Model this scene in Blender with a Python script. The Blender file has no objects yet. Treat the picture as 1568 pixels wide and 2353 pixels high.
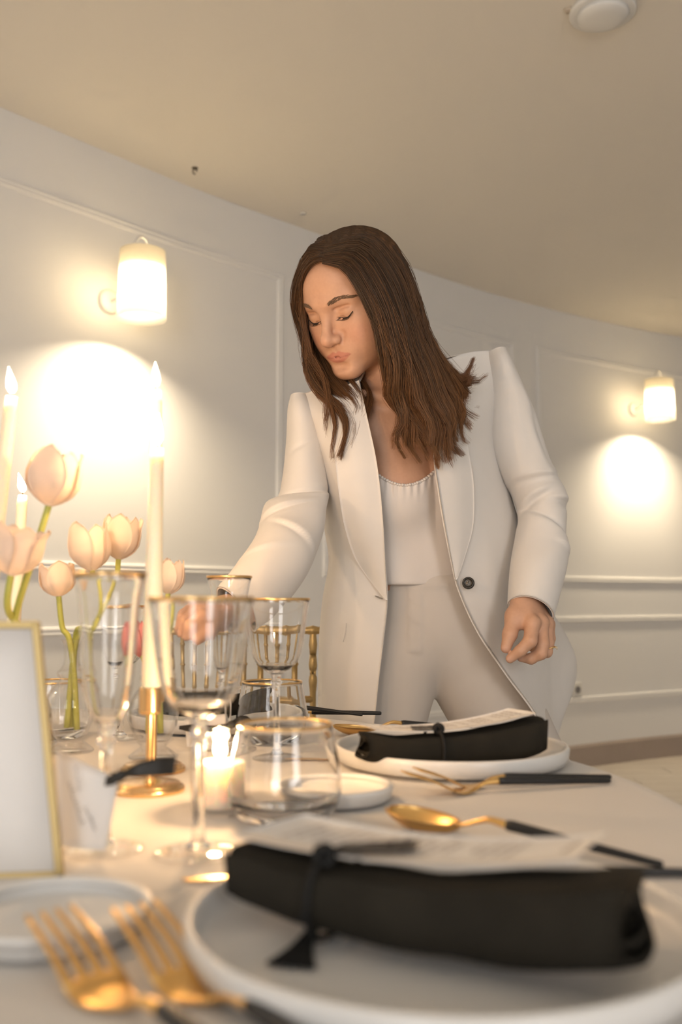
import bpy, bmesh, math, random
import numpy as np
from mathutils import Vector, Matrix, Quaternion, noise as mnoise

SC = bpy.context.scene
COL = SC.collection
random.seed(7)
RNG = np.random.default_rng(11)

# ------------------------------------------------------------------ camera
FPX, HORIZON, CAMZ = 2200.0, 1379.0, 0.93
PITCH = math.atan((HORIZON - 1176.5) / FPX)
cam_data = bpy.data.cameras.new("camera")
cam = bpy.data.objects.new("camera", cam_data)
COL.objects.link(cam)
cam.location = (0, 0, CAMZ)
cam.rotation_euler = (math.pi / 2 + PITCH, 0, 0)
cam_data.sensor_fit = 'VERTICAL'
cam_data.sensor_height = 36.0
cam_data.lens = FPX / 2353.0 * 36.0
cam_data.clip_start = 0.02
cam_data.dof.use_dof = True
cam_data.dof.focus_distance = 1.50
cam_data.dof.aperture_fstop = 4.2
SC.camera = cam

# ------------------------------------------------------------------ look
SC.view_settings.view_transform = 'Standard'
SC.view_settings.look = 'None'
SC.view_settings.exposure = 0.25
SC.view_settings.gamma = 1.0
SC.view_settings.use_curve_mapping = False
SC.cycles.use_denoising = True
SC.cycles.max_bounces = 11
SC.cycles.transmission_bounces = 12
SC.cycles.transparent_max_bounces = 12
SC.cycles.diffuse_bounces = 3
SC.cycles.glossy_bounces = 3
SC.cycles.use_adaptive_sampling = True
SC.cycles.adaptive_threshold = 0.065
SC.cycles.adaptive_min_samples = 20
SC.cycles.sample_clamp_indirect = 6.0
SC.cycles.blur_glossy = 1.0

world = bpy.data.worlds.new("world")
SC.world = world
world.use_nodes = True
world.node_tree.nodes["Background"].inputs[0].default_value = (0.62, 0.72, 0.9, 1)
world.node_tree.nodes["Background"].inputs[1].default_value = 0.6

# daylight entering through the two windows of the wall behind the photographer
def window_light(loc, size, power, col):
    L = bpy.data.lights.new("window_daylight", 'AREA')
    L.shape = 'RECTANGLE'; L.size, L.size_y = size
    L.energy = power; L.color = col
    o = bpy.data.objects.new("window_daylight", L); COL.objects.link(o)
    o.location = loc; o.rotation_euler = (math.pi / 2, 0, 0)
    return o
ROOM_H = 2.59
BACK_Y, RIGHT_X, LEFT_X = -2.6, 4.2, -3.0
WINDOWS = [(-0.9, 1.15, 1.0, 1.9), (1.7, 1.15, 1.0, 1.9)]       # centre x, centre z, width, height
for (wx, wz, ww, wh) in WINDOWS:
    window_light((wx, BACK_Y + 0.10, wz + 0.15), (ww * 0.94, wh * 0.94), 31.0, (1.0, 0.955, 0.91))

# ------------------------------------------------------------------ pixel geometry (the photograph is 1568 x 2353)
CP, SP = math.cos(PITCH), math.sin(PITCH)
def ray(x, y):
    u = (x - 784) / FPX; v = (1176.5 - y) / FPX
    return np.array([u, CP - v * SP, SP + v * CP])
def atY(x, y, Y):
    d = ray(x, y); return np.array([0, 0, CAMZ]) + d * (Y / d[1])
def atZ(x, y, Z):
    d = ray(x, y); return np.array([0, 0, CAMZ]) + d * ((Z - CAMZ) / d[2])
TZ = 0.752                                    # top of the tablecloth

# ------------------------------------------------------------------ materials
MATS = {}
def mat(name, col, rough=0.5, metal=0.0, var=0.04, vscale=30.0, bump=0.0, bscale=200.0, spec=0.5, sheen=0.0, sss=0.0,
        trans=0.0, ior=1.45, attr=None, coat=0.0):
    if name in MATS: return MATS[name]
    m = bpy.data.materials.new(name); m.use_nodes = True
    nt = m.node_tree; N = nt.nodes; L = nt.links
    b = N["Principled BSDF"]
    tc = N.new("ShaderNodeTexCoord")
    nz = N.new("ShaderNodeTexNoise"); nz.inputs["Scale"].default_value = vscale; nz.inputs["Detail"].default_value = 1
    L.new(tc.outputs["Object"], nz.inputs["Vector"])
    mp = N.new("ShaderNodeMapRange"); mp.inputs["To Min"].default_value = 1 - var; mp.inputs["To Max"].default_value = 1 + var
    L.new(nz.outputs["Fac"], mp.inputs["Value"])
    mx = N.new("ShaderNodeMix"); mx.data_type = 'RGBA'; mx.blend_type = 'MULTIPLY'; mx.inputs["Factor"].default_value = 1.0
    if attr:
        at = N.new("ShaderNodeAttribute"); at.attribute_name = attr
        L.new(at.outputs["Color"], mx.inputs[6])
    else:
        mx.inputs[6].default_value = (*col, 1)
    L.new(mp.outputs["Result"], mx.inputs[7])
    L.new(mx.outputs[2], b.inputs["Base Color"])
    b.inputs["Roughness"].default_value = rough
    b.inputs["Metallic"].default_value = metal
    b.inputs["Specular IOR Level"].default_value = spec
    b.inputs["IOR"].default_value = ior
    b.inputs["Transmission Weight"].default_value = trans
    b.inputs["Sheen Weight"].default_value = sheen
    b.inputs["Coat Weight"].default_value = coat
    if sss:
        b.inputs["Subsurface Weight"].default_value = sss
        b.inputs["Subsurface Radius"].default_value = (1.0, 0.35, 0.2)
        b.inputs["Subsurface Scale"].default_value = 0.008
    if bump >= 0.2:
        n2 = N.new("ShaderNodeTexNoise"); n2.inputs["Scale"].default_value = bscale; n2.inputs["Detail"].default_value = 2
        L.new(tc.outputs["Object"], n2.inputs["Vector"])
        bp = N.new("ShaderNodeBump"); bp.inputs["Strength"].default_value = bump; bp.inputs["Distance"].default_value = 0.002
        L.new(n2.outputs["Fac"], bp.inputs["Height"]); L.new(bp.outputs["Normal"], b.inputs["Normal"])
    MATS[name] = m
    return m

def emission_mat(name, col, strength, ramp=None):
    if name in MATS: return MATS[name]
    m = bpy.data.materials.new(name); m.use_nodes = True
    nt = m.node_tree; nt.nodes.clear()
    out = nt.nodes.new("ShaderNodeOutputMaterial")
    e = nt.nodes.new("ShaderNodeEmission"); e.inputs[0].default_value = (*col, 1); e.inputs[1].default_value = strength
    t = nt.nodes.new("ShaderNodeBsdfTransparent")
    a = nt.nodes.new("ShaderNodeAddShader")
    nt.links.new(e.outputs[0], a.inputs[0]); nt.links.new(t.outputs[0], a.inputs[1])
    nt.links.new(a.outputs[0], out.inputs[0])
    m.cycles.emission_sampling = 'NONE'          # the point light in each flame does the lighting
    MATS[name] = m
    return m

def translucent_mat(name, col, fac=0.5, rough=0.6):
    if name in MATS: return MATS[name]
    m = bpy.data.materials.new(name); m.use_nodes = True
    nt = m.node_tree; nt.nodes.clear()
    out = nt.nodes.new("ShaderNodeOutputMaterial")
    d = nt.nodes.new("ShaderNodeBsdfPrincipled"); d.inputs["Roughness"].default_value = rough
    tr = nt.nodes.new("ShaderNodeBsdfTranslucent")
    tc = nt.nodes.new("ShaderNodeTexCoord"); nz = nt.nodes.new("ShaderNodeTexNoise"); nz.inputs["Scale"].default_value = 60
    nt.links.new(tc.outputs["Object"], nz.inputs["Vector"])
    mp = nt.nodes.new("ShaderNodeMapRange"); mp.inputs["To Min"].default_value = 0.96; mp.inputs["To Max"].default_value = 1.03
    nt.links.new(nz.outputs["Fac"], mp.inputs["Value"])
    mx = nt.nodes.new("ShaderNodeMix"); mx.data_type = 'RGBA'; mx.blend_type = 'MULTIPLY'; mx.inputs["Factor"].default_value = 1
    mx.inputs[6].default_value = (*col, 1); nt.links.new(mp.outputs["Result"], mx.inputs[7])
    nt.links.new(mx.outputs[2], d.inputs["Base Color"]); nt.links.new(mx.outputs[2], tr.inputs["Color"])
    s = nt.nodes.new("ShaderNodeMixShader"); s.inputs[0].default_value = fac
    nt.links.new(d.outputs[0], s.inputs[1]); nt.links.new(tr.outputs[0], s.inputs[2])
    nt.links.new(s.outputs[0], out.inputs[0])
    MATS[name] = m
    return m

M_WALL = mat("wall_paint", (0.88, 0.875, 0.87), 0.75, var=0.012, vscale=3, bump=0.05, bscale=300)
M_TRIM = mat("trim_paint", (0.90, 0.895, 0.89), 0.55, var=0.01)
M_CEIL = mat("ceiling_paint", (0.88, 0.83, 0.745), 0.85, var=0.015, vscale=2)
M_BASEB = mat("baseboard_taupe", (0.40, 0.335, 0.29), 0.5, var=0.06, vscale=8)
M_CLOTH = mat("table_linen", (0.69, 0.665, 0.635), 0.9, var=0.02, vscale=12, bump=0.12, bscale=700, sheen=0.1)
M_PORC = mat("porcelain", (0.73, 0.725, 0.71), 0.28, var=0.015)
M_NAPK = mat("black_napkin_linen", (0.020, 0.0175, 0.013), 0.85, var=0.25, vscale=40, bump=0.25, bscale=900, sheen=0.0, spec=0.2)
M_CORD = mat("black_cord", (0.012, 0.012, 0.012), 0.7, var=0.2, bump=0.2, bscale=900, spec=0.3)
M_RIBBON = mat("black_ribbon", (0.022, 0.02, 0.018), 0.5, var=0.2, bump=0.15, bscale=900)
M_PAPER = mat("card_paper", (0.80, 0.785, 0.77), 0.85, var=0.012)
M_INK = mat("grey_ink", (0.22, 0.21, 0.21), 0.8, var=0.1)
M_GOLD = mat("brushed_gold", (0.80, 0.52, 0.20), 0.30, metal=1.0, var=0.06, vscale=90)
M_BRASS = mat("satin_brass", (0.83, 0.55, 0.27), 0.24, metal=1.0, var=0.05, vscale=60)
M_GILT = mat("gilt_rim", (0.86, 0.60, 0.28), 0.25, metal=1.0, var=0.05)
M_CHAIR = mat("gold_chair_lacquer", (0.56, 0.40, 0.18), 0.35, metal=0.75, var=0.08, vscale=40)
M_FRAMEG = mat("gold_frame_metal", (0.50, 0.385, 0.18), 0.5, metal=0.7, var=0.05)
M_HANDLE = mat("black_handle", (0.018, 0.018, 0.019), 0.38, var=0.15, spec=0.5)
M_GLASS = mat("clear_glass", (1, 1, 1), 0.0, trans=1.0, ior=1.45, var=0.0)
M_WAX = mat("ivory_wax", (0.92, 0.83, 0.68), 0.45, var=0.02, sss=0.8)
M_WAX.node_tree.nodes["Principled BSDF"].inputs["Subsurface Scale"].default_value = 0.02
M_WAX.node_tree.nodes["Principled BSDF"].inputs["Subsurface Radius"].default_value = (1.0, .62, .36)
def thin_glass(name, refr, power=4.0, edge=.75):
    """clear thin-walled glass: Fresnel reflection over see-through, with a share of true refraction"""
    m = bpy.data.materials.new(name); m.use_nodes = True
    nt = m.node_tree; nt.nodes.clear(); N = nt.nodes; L = nt.links
    out = N.new("ShaderNodeOutputMaterial"); gl = N.new("ShaderNodeBsdfGlossy"); gl.inputs["Roughness"].default_value = .012
    tr = N.new("ShaderNodeBsdfTransparent"); g = N.new("ShaderNodeBsdfGlass"); g.inputs["Roughness"].default_value = 0; g.inputs["IOR"].default_value = 1.45
    lw = N.new("ShaderNodeLayerWeight"); lw.inputs["Blend"].default_value = .5
    pw = N.new("ShaderNodeMath"); pw.operation = 'POWER'; pw.inputs[1].default_value = power; L.new(lw.outputs["Facing"], pw.inputs[0])
    fr = N.new("ShaderNodeMapRange"); fr.inputs["To Min"].default_value = .035; fr.inputs["To Max"].default_value = edge; L.new(pw.outputs[0], fr.inputs["Value"])
    tc = N.new("ShaderNodeTexCoord"); nz = N.new("ShaderNodeTexNoise"); nz.inputs["Scale"].default_value = 40
    L.new(tc.outputs["Object"], nz.inputs["Vector"])
    bp = N.new("ShaderNodeBump"); bp.inputs["Strength"].default_value = .02; bp.inputs["Distance"].default_value = .001
    L.new(nz.outputs["Fac"], bp.inputs["Height"]); L.new(bp.outputs["Normal"], gl.inputs["Normal"])
    a = N.new("ShaderNodeMixShader"); L.new(fr.outputs[0], a.inputs[0]); L.new(tr.outputs[0], a.inputs[1]); L.new(gl.outputs[0], a.inputs[2])
    b = N.new("ShaderNodeMixShader"); b.inputs[0].default_value = refr; L.new(a.outputs[0], b.inputs[1]); L.new(g.outputs[0], b.inputs[2])
    L.new(b.outputs[0], out.inputs[0]); MATS[name] = m
    return m
M_THIN = thin_glass("thin_clear_glass", 0.0)
M_VASE = thin_glass("bud_vase_glass", 0.0, 1.8, .6)
M_BOWL = M_GLASS
M_STEM = mat("tulip_stem_green", (0.42, 0.44, 0.10), 0.5, var=0.12, vscale=40)
M_WICK = mat("wick_black", (0.03, 0.025, 0.02), 0.9)
M_WHITEMETAL = mat("white_enamel", (0.82, 0.81, 0.78), 0.4, var=0.01)
M_PETAL = translucent_mat("tulip_petal_white", (0.93, 0.82, 0.72), 0.42)
M_PINK = translucent_mat("tulip_petal_pink", (0.86, 0.36, 0.34), 0.4)
M_SHADE = translucent_mat("lamp_shade_fabric", (0.98, 0.95, 0.88), 0.93, 0.9)
M_FLAME = emission_mat("candle_flame", (1.0, 0.70, 0.34), 16.0)

# ------------------------------------------------------------------ object helpers
def new_mesh(name, verts, faces, smooth=True):
    me = bpy.data.meshes.new(name)
    me.from_pydata([tuple(map(float, v)) for v in verts], [], [tuple(map(int, f)) for f in faces])
    if smooth:
        me.polygons.foreach_set("use_smooth", [True] * len(me.polygons))
    me.update()
    return me
def link(name, me, m=None, parent=None):
    o = bpy.data.objects.new(name, me); COL.objects.link(o)
    if m is not None: me.materials.append(m)
    if parent is not None: o.parent = parent
    return o
def obj(name, vf, m, parent=None, smooth=True, loc=None):
    """vf: (verts, faces) in the parent's local space"""
    o = link(name, new_mesh(name, vf[0], vf[1], smooth), m, parent)
    if loc is not None: o.location = loc
    return o
def wobj(name, vf, m, parent, smooth=True):
    """vertices given in world space, parent an unrotated Empty"""
    v = np.array(vf[0], float) - np.array(parent.location)
    return obj(name, (v, vf[1]), m, parent, smooth)
def tag(o, label=None, cat=None, group=None, kind=None):
    if label: o["label"] = label
    if cat: o["category"] = cat
    if group: o["group"] = group
    if kind: o["kind"] = kind
    return o
def thing(name, label, cat, loc=(0, 0, 0), rotz=0.0, group=None):
    o = bpy.data.objects.new(name, None); COL.objects.link(o)
    o.empty_display_size = 0.05
    o.location = tuple(map(float, loc)); o.rotation_euler = (0, 0, rotz)
    return tag(o, label, cat, group)
def copy_tree(o, parent=None):
    c = o.copy(); COL.objects.link(c); c.parent = parent
    for ch in list(o.children): copy_tree(ch, c)
    return c
def join(*parts):
    V, Fc, n = [], [], 0
    for v, f in parts:
        v = np.asarray(v, float)
        V.append(v); Fc += [tuple(i + n for i in q) for q in f]; n += len(v)
    return np.concatenate(V), Fc
def xform(vf, M=None, t=(0, 0, 0)):
    v = np.asarray(vf[0], float)
    if M is not None: v = v @ np.asarray(M, float).T
    return v + np.asarray(t, float), vf[1]
def rotz(a):
    c, s = math.cos(a), math.sin(a); return np.array([[c, -s, 0], [s, c, 0], [0, 0, 1.]])
def box(x0, x1, y0, y1, z0, z1):
    v = [(x0, y0, z0), (x1, y0, z0), (x1, y1, z0), (x0, y1, z0), (x0, y0, z1), (x1, y0, z1), (x1, y1, z1), (x0, y1, z1)]
    return np.array(v, float), [(0, 3, 2, 1), (4, 5, 6, 7), (0, 1, 5, 4), (1, 2, 6, 5), (2, 3, 7, 6), (3, 0, 4, 7)]
def lathe(profile, n=48, closed=False, cap=False):
    """profile: list of (r,z); closed joins last to first"""
    P = len(profile); V = []; Fc = []
    for r, z in profile:
        for k in range(n):
            a = 2 * math.pi * k / n
            V.append((r * math.cos(a), r * math.sin(a), z))
    R = P if closed else P - 1
    for i in range(R):
        j = (i + 1) % P
        for k in range(n):
            k2 = (k + 1) % n
            Fc.append((i * n + k, i * n + k2, j * n + k2, j * n + k))
    if cap:
        Fc.append(tuple(range(n))[::-1]); Fc.append(tuple((P - 1) * n + k for k in range(n)))
    return np.array(V, float), Fc
def crom(P, n, closed=False):
    """Catmull-Rom resample of control points (m,d) to n points"""
    P = np.asarray(P, float); m = len(P)
    if m == 2:
        t = np.linspace(0, 1, n).reshape((-1,) + (1,) * (P.ndim - 1)); return P[0] * (1 - t) + P[1] * t
    t = np.linspace(0, m if closed else m - 1, n, endpoint=not closed)
    i = np.clip(np.floor(t).astype(int), 0, (m - 1) if closed else m - 2); u = (t - i)
    u = u.reshape((-1,) + (1,) * (P.ndim - 1))
    if closed:
        g = lambda k: P[(i + k) % m]
        p0, p1, p2, p3 = g(-1), g(0), g(1), g(2)
    else:
        E = np.concatenate([[2 * P[0] - P[1]], P, [2 * P[-1] - P[-2]]])
        p0, p1, p2, p3 = E[i], E[i + 1], E[i + 2], E[i + 3]
    return 0.5 * ((2 * p1) + (-p0 + p2) * u + (2 * p0 - 5 * p1 + 4 * p2 - p3) * u ** 2 + (-p0 + 3 * p1 - 3 * p2 + p3) * u ** 3)
def tube(path, rad, n=10, cap=True, flat=1.0):
    """swept tube along path (k,3) with radii"""
    P = np.asarray(path, float); k = len(P)
    rad = np.broadcast_to(np.asarray(rad, float), (k,))
    T = np.gradient(P, axis=0); T /= np.linalg.norm(T, axis=1)[:, None] + 1e-12
    ref = np.array([0, 0, 1.]) if abs(T[0, 2]) < 0.9 else np.array([1., 0, 0])
    V = []; a = np.linspace(0, 2 * math.pi, n, endpoint=False)
    u = np.cross(T[0], ref); u /= np.linalg.norm(u)
    for i in range(k):
        u = u - T[i] * (u @ T[i]); u /= np.linalg.norm(u) + 1e-12
        w = np.cross(T[i], u)
        V.append(P[i] + rad[i] * (np.cos(a)[:, None] * u + flat * np.sin(a)[:, None] * w))
    V = np.concatenate(V); Fc = []
    for i in range(k - 1):
        for j in range(n):
            j2 = (j + 1) % n
            Fc.append((i * n + j, i * n + j2, (i + 1) * n + j2, (i + 1) * n + j))
    if cap:
        Fc.append(tuple(range(n))[::-1]); Fc.append(tuple((k - 1) * n + j for j in range(n)))
    return V, Fc
def grid(G):
    """faces of a (m,n,3) grid"""
    G = np.asarray(G, float); m, n = G.shape[:2]
    Fc = [(i * n + j, i * n + j + 1, (i + 1) * n + j + 1, (i + 1) * n + j) for i in range(m - 1) for j in range(n - 1)]
    return G.reshape(-1, 3), Fc
def loft(rows, M, N):
    """rows (m,n,3) control grid -> smooth (M,N,3)"""
    A = crom(np.asarray(rows, float), M)
    return np.swapaxes(crom(np.swapaxes(A, 0, 1), N), 0, 1)
def shell(G, th):
    """closed sheet of thickness th around grid G (m,n,3)"""
    G = np.asarray(G, float); m, n = G.shape[:2]
    du = np.gradient(G, axis=1); dv = np.gradient(G, axis=0)
    Nn = np.cross(du, dv); Nn /= np.linalg.norm(Nn, axis=2)[..., None] + 1e-12
    A = G + Nn * th / 2; B = G - Nn * th / 2
    va, fa = grid(A); vb, fb = grid(B); o = len(va)
    F2 = [tuple(q) for q in fa] + [tuple(i + o for i in q[::-1]) for q in fb]
    ring = [(0, j) for j in range(n)] + [(i, n - 1) for i in range(1, m)] + [(m - 1, j) for j in range(n - 2, -1, -1)] + [(i, 0) for i in range(m - 2, 0, -1)]
    ids = [i * n + j for i, j in ring]
    for a, b in zip(ids, ids[1:] + ids[:1]):
        F2.append((a, a + o, b + o, b)[::-1])
    return np.concatenate([va, vb]), F2
def bevel(o, w, seg=2):
    b = o.modifiers.new("bevel", 'BEVEL'); b.width = w; b.segments = seg; b.limit_method = 'ANGLE'; b.angle_limit = 0.6
    return o
# ================================================================== the room
def struct(name, vf, m, parent=None, smooth=False):
    o = obj(name, vf, m, parent, smooth)
    if parent is None: o["kind"] = "structure"
    return o
# plan of the long curved panelled wall, traced from its ceiling line
WALL_PLAN = [(-3.0, -0.6), (-2.72, 0.55), (-2.20, 1.72), (-1.70, 2.45), (-1.16, 3.09), (-0.874, 3.42), (-0.547, 3.79), (-0.17, 4.16), (0.357, 4.67), (0.89, 5.13),
             (1.609, 5.63), (2.164, 5.945), (3.1, 6.42), (4.2, 6.9)]
WC = crom(WALL_PLAN, 400)
_seg = np.linalg.norm(np.diff(WC, axis=0), axis=1); WS = np.concatenate([[0], np.cumsum(_seg)])
def wall_at(s):
    p = np.array([np.interp(s, WS, WC[:, 0]), np.interp(s, WS, WC[:, 1])])
    q = np.array([np.interp(s + .02, WS, WC[:, 0]), np.interp(s + .02, WS, WC[:, 1])]) - np.array([np.interp(s - .02, WS, WC[:, 0]), np.interp(s - .02, WS, WC[:, 1])])
    q /= np.linalg.norm(q)
    return p, q, np.array([q[1], -q[0]])          # point, tangent, normal into the room
def s_from_px(px):
    u = (px - 784) / FPX
    f = WC[:, 0] - u * WC[:, 1]
    k = np.where((f[:-1] < 0) & (f[1:] >= 0))[0][-1]
    t = -f[k] / (f[k + 1] - f[k]); return WS[k] + t * (WS[k + 1] - WS[k])
def wall_strip(s0, s1, prof, n=40):
    """sweep a closed profile (d,z) along the curved wall: d is the distance into the room"""
    V = []; P = len(prof)
    for s in np.linspace(s0, s1, n):
        p, t, nn = wall_at(s)
        for d, z in prof: V.append((p[0] + nn[0] * d, p[1] + nn[1] * d, z))
    Fc = []
    for i in range(n - 1):
        for j in range(P):
            j2 = (j + 1) % P
            Fc.append((i * P + j, i * P + j2, (i + 1) * P + j2, (i + 1) * P + j))
    Fc.append(tuple(range(P))[::-1]); Fc.append(tuple((n - 1) * P + j for j in range(P)))
    return np.array(V), Fc
wall_far = struct("wall_far", wall_strip(0, WS[-1], [(0, 0), (0, ROOM_H), (-0.12, ROOM_H), (-0.12, 0)], 160), M_WALL)
struct("wall_right", box(RIGHT_X, RIGHT_X + .12, BACK_Y, 7.1, 0, ROOM_H), M_WALL)
struct("wall_left", box(LEFT_X - .12, LEFT_X, BACK_Y, -0.55, 0, ROOM_H), M_WALL)
# back wall with its two window openings
xs = [LEFT_X]
for wx, wz, ww, wh in WINDOWS: xs += [wx - ww / 2, wx + ww / 2]
xs.append(RIGHT_X)
bw = []
for k in range(len(xs) - 1):
    if k % 2 == 0: bw.append(box(xs[k], xs[k + 1], BACK_Y - .12, BACK_Y, 0, ROOM_H))
    else:
        wx, wz, ww, wh = WINDOWS[k // 2]
        bw.append(box(xs[k], xs[k + 1], BACK_Y - .12, BACK_Y, 0, wz + .15 - wh / 2))
        bw.append(box(xs[k], xs[k + 1], BACK_Y - .12, BACK_Y, wz + .15 + wh / 2, ROOM_H))
struct("wall_back", join(*bw), M_WALL)
for i, (wx, wz, ww, wh) in enumerate(WINDOWS):
    z0, z1 = wz + .15 - wh / 2, wz + .15 + wh / 2; x0, x1 = wx - ww / 2, wx + ww / 2; y0, y1 = BACK_Y - .09, BACK_Y - .03
    fr = join(box(x0, x0 + .05, y0, y1, z0, z1), box(x1 - .05, x1, y0, y1, z0, z1), box(x0, x1, y0, y1, z0, z0 + .05), box(x0, x1, y0, y1, z1 - .05, z1),
              box(wx - .02, wx + .02, y0, y1, z0, z1))
    w = struct("window_%d" % (i + 1), fr, M_TRIM)
    for q in (0, 1):
        a, b = (x0 + .05, wx - .02) if q == 0 else (wx + .02, x1 - .05)
        struct("pane", box(a, b, BACK_Y - .063, BACK_Y - .057, z0 + .05, z1 - .05), M_GLASS, w)
# floor of pale greige boards
floor = struct("floor", box(-3.4, 4.6, -3.0, 7.4, -0.06, -0.004), mat("floor_joint", (0.24, 0.20, 0.17), 0.8), None)
M_BOARD = mat("greige_floorboard", (0.60, 0.545, 0.485), 0.45, var=0.10, vscale=5)
plank = new_mesh("plank", *box(0, 1.196, 0, 0.156, -0.02, 0.0), smooth=False)
plank.materials.append(M_BOARD)
for j, y in enumerate(np.arange(1.6, 6.9, 0.16)):
    off = (j * 0.47) % 1.2
    for i in range(0, 5):
        x = -0.6 + i * 1.2 - off
        wy = np.interp(x, WC[:, 0], WC[:, 1])
        if y > np.interp(x + 1.2, WC[:, 0], WC[:, 1]) + .05 or x > 4.15: continue      # boards wholly behind the curved wall
        o = bpy.data.objects.new("floorboard", plank); COL.objects.link(o); o.parent = floor; o.location = (x, y, 0)
fb = obj("floorboards_beyond", join(box(-3.3, -1.8, -2.9, 6.9, -.02, -.003), box(-1.81, 4.3, -2.9, 1.598, -.02, -.003), box(-1.81, -.62, 1.58, 6.9, -.03, -.003)), M_BOARD, floor, False); fb["kind"] = "stuff"
ceil = struct("ceiling", box(-3.3, 4.5, -2.9, 7.3, ROOM_H, ROOM_H + .1), M_CEIL)
# baseboard
struct("baseboard_far", wall_strip(WS[0] + .02, WS[-1] - .02, [(0, 0), (0.018, 0), (0.018, 0.112), (0.010, 0.125), (0, 0.125)], 120), M_BASEB)
# applied panel mouldings
def moulding_h(s0, s1, z, w=0.032, up=True):
    d = 0.010
    pr = [(0, z - w / 2), (d * .45, z - w / 2), (d, z - w * .25), (d * .7, z + w * .02), (d * 1.0, z + w * .2), (d * .8, z + w * .42), (0, z + w / 2)]
    return wall_strip(s0, s1, pr, max(3, int((s1 - s0) / .06)))
def moulding_v(s, z0, z1, w=0.032):
    p, t, n = wall_at(s); d = 0.010
    pr = [(-w / 2, 0), (-w / 2, d * .45), (-w * .25, d), (w * .02, d * .7), (w * .2, d), (w * .42, d * .8), (w / 2, 0)]
    V = []; Fc = []
    for z in (z0, z1):
        for a, b in pr: V.append((p[0] + t[0] * a + n[0] * b, p[1] + t[1] * a + n[1] * b, z))
    P = len(pr)
    for j in range(P): Fc.append((j, (j + 1) % P, P + (j + 1) % P, P + j))
    Fc.append(tuple(range(P))); Fc.append(tuple(range(P, 2 * P))[::-1])
    return np.array(V), Fc
TRIM_N = 0
def panel(s0, s1, z0, z1):
    global TRIM_N; TRIM_N += 1
    root = bpy.data.objects.new("trim_%d" % TRIM_N, None); COL.objects.link(root); root["kind"] = "structure"
    for nm, vf in (("top_moulding", moulding_h(s0 - .016, s1 + .016, z1)), ("bottom_moulding", moulding_h(s0 - .016, s1 + .016, z0)),
                   ("side_moulding", moulding_v(s0, z0, z1)), ("side_moulding", moulding_v(s1, z0, z1))):
        obj(nm, vf, M_TRIM, root, False)
Z_TOP, Z_RAIL, Z_LOW_T, Z_LOW_B = 2.335, 1.047, 0.822, 0.372
sA = s_from_px(-700); sB = s_from_px(640); sC = s_from_px(748); sD = s_from_px(1186); sE = s_from_px(1246); sF = s_from_px(1720)
for a, b in ((sA, sB), (sC, sD), (sE, sF)):
    panel(a, b, Z_RAIL, Z_TOP)
for a, b in ((sA, sB), (sC, sD), (s_from_px(1268), sF)):
    panel(a, b, Z_LOW_B, Z_LOW_T)
# wall socket low on the far wall
p, t, n = wall_at(s_from_px(1319)); zs = 0.43
sock = thing("wall_socket", "small round socket low on the panelled wall right of the woman", "socket", (p[0], p[1], zs))
c, sn = t
Rw = np.array([[t[0], n[0], 0], [t[1], n[1], 0], [0, 0, 1]])
def rbox(w, d0, d1, h): return xform(box(-w / 2, w / 2, d0, d1, -h / 2, h / 2), Rw)
bevel(obj("plate", rbox(.08, 0, .008, .08), M_WHITEMETAL, sock, False), .004)
ins = lathe([(0.0, .0095), (.016, .0095), (.019, .012), (.021, .010), (.021, .004)], 24)
obj("insert", xform(ins, Rw @ np.array([[1, 0, 0], [0, 0, 1], [0, 1, 0]])), mat("socket_grey", (.25, .24, .24), .5), sock)

# ------------------------------------------------------------------ wall sconces
def sconce(px_wall, px_y, dist, label, power, s=None, z=None):
    p, t, n = wall_at(s_from_px(px_wall) if s is None else s)
    c = p + n * dist
    if z is None: z = atY(784 + c[0] / c[1] * FPX, px_y, c[1])[2]
    root = thing("wall_sconce", label, "wall lamp", (p[0], p[1], z), group="wall sconces on the panelled wall")
    Rr = np.array([[t[0], n[0], 0], [t[1], n[1], 0], [0, 0, 1]])
    H, r0, r1 = .245, .080, .086
    sh = lathe([(r1, -H / 2), (r0, H / 2), (r0 - .0025, H / 2), (r1 - .0025, -H / 2)], 64, closed=True)
    obj("lamp_shade", xform(sh, Rr, Rr @ [0, dist, 0]), M_SHADE, root)
    plate = lathe([(0, .0), (.045, .0), (.045, .012), (.038, .018), (0, .018)], 40)
    obj("wall_plate", xform(plate, Rr @ np.array([[1, 0, 0], [0, 0, 1], [0, -1, 0]]), Rr @ [0, 0, -.02]), M_WHITEMETAL, root)
    th = np.linspace(0, 1, 9)
    arm = crom([(0, .01, -.02), (0, .06, -.02), (-.012, .07, -.01), (0, .10, -.015), (0, dist - .006, .035)], 24)
    obj("arm", xform(tube(arm, .006, 10), Rr), M_WHITEMETAL, root)
    hook = crom([(-.034, dist, H / 2 - .02), (-.032, dist, H / 2 + .022), (-.010, dist, H / 2 + .052), (.016, dist, H / 2 + .044), (.026, dist, H / 2 + .005), (.02, dist, H / 2 - .02), (0, dist, .04)], 40)
    obj("hanger_loop", xform(tube(hook, .0055, 10), Rr), M_WHITEMETAL, root)
    obj('added_diffuser', xform(lathe([(.0001, .060), (.076, .060), (.076, .062), (.0001, .062)], 40), Rr, Rr @ [0, dist, 0]), M_SHADE, root)  # added unseen disc that softens the lamp's upward light
    sock_ = lathe([(0, .02), (.012, .02), (.014, .035), (.014, .05), (0, .05)], 24)
    obj("lamp_holder", xform(sock_, Rr, Rr @ [0, dist, .0]), M_WHITEMETAL, root)
    L = bpy.data.lights.new("sconce_bulb", 'POINT'); L.energy = power; L.color = (1.0, 0.80, 0.53); L.shadow_soft_size = .055
    lo = bpy.data.objects.new("bulb", L); COL.objects.link(lo); lo.parent = root
    lo.location = tuple(Rr @ [0, dist, -.030])
    return root
SCONCE_W = 60.0
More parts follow.
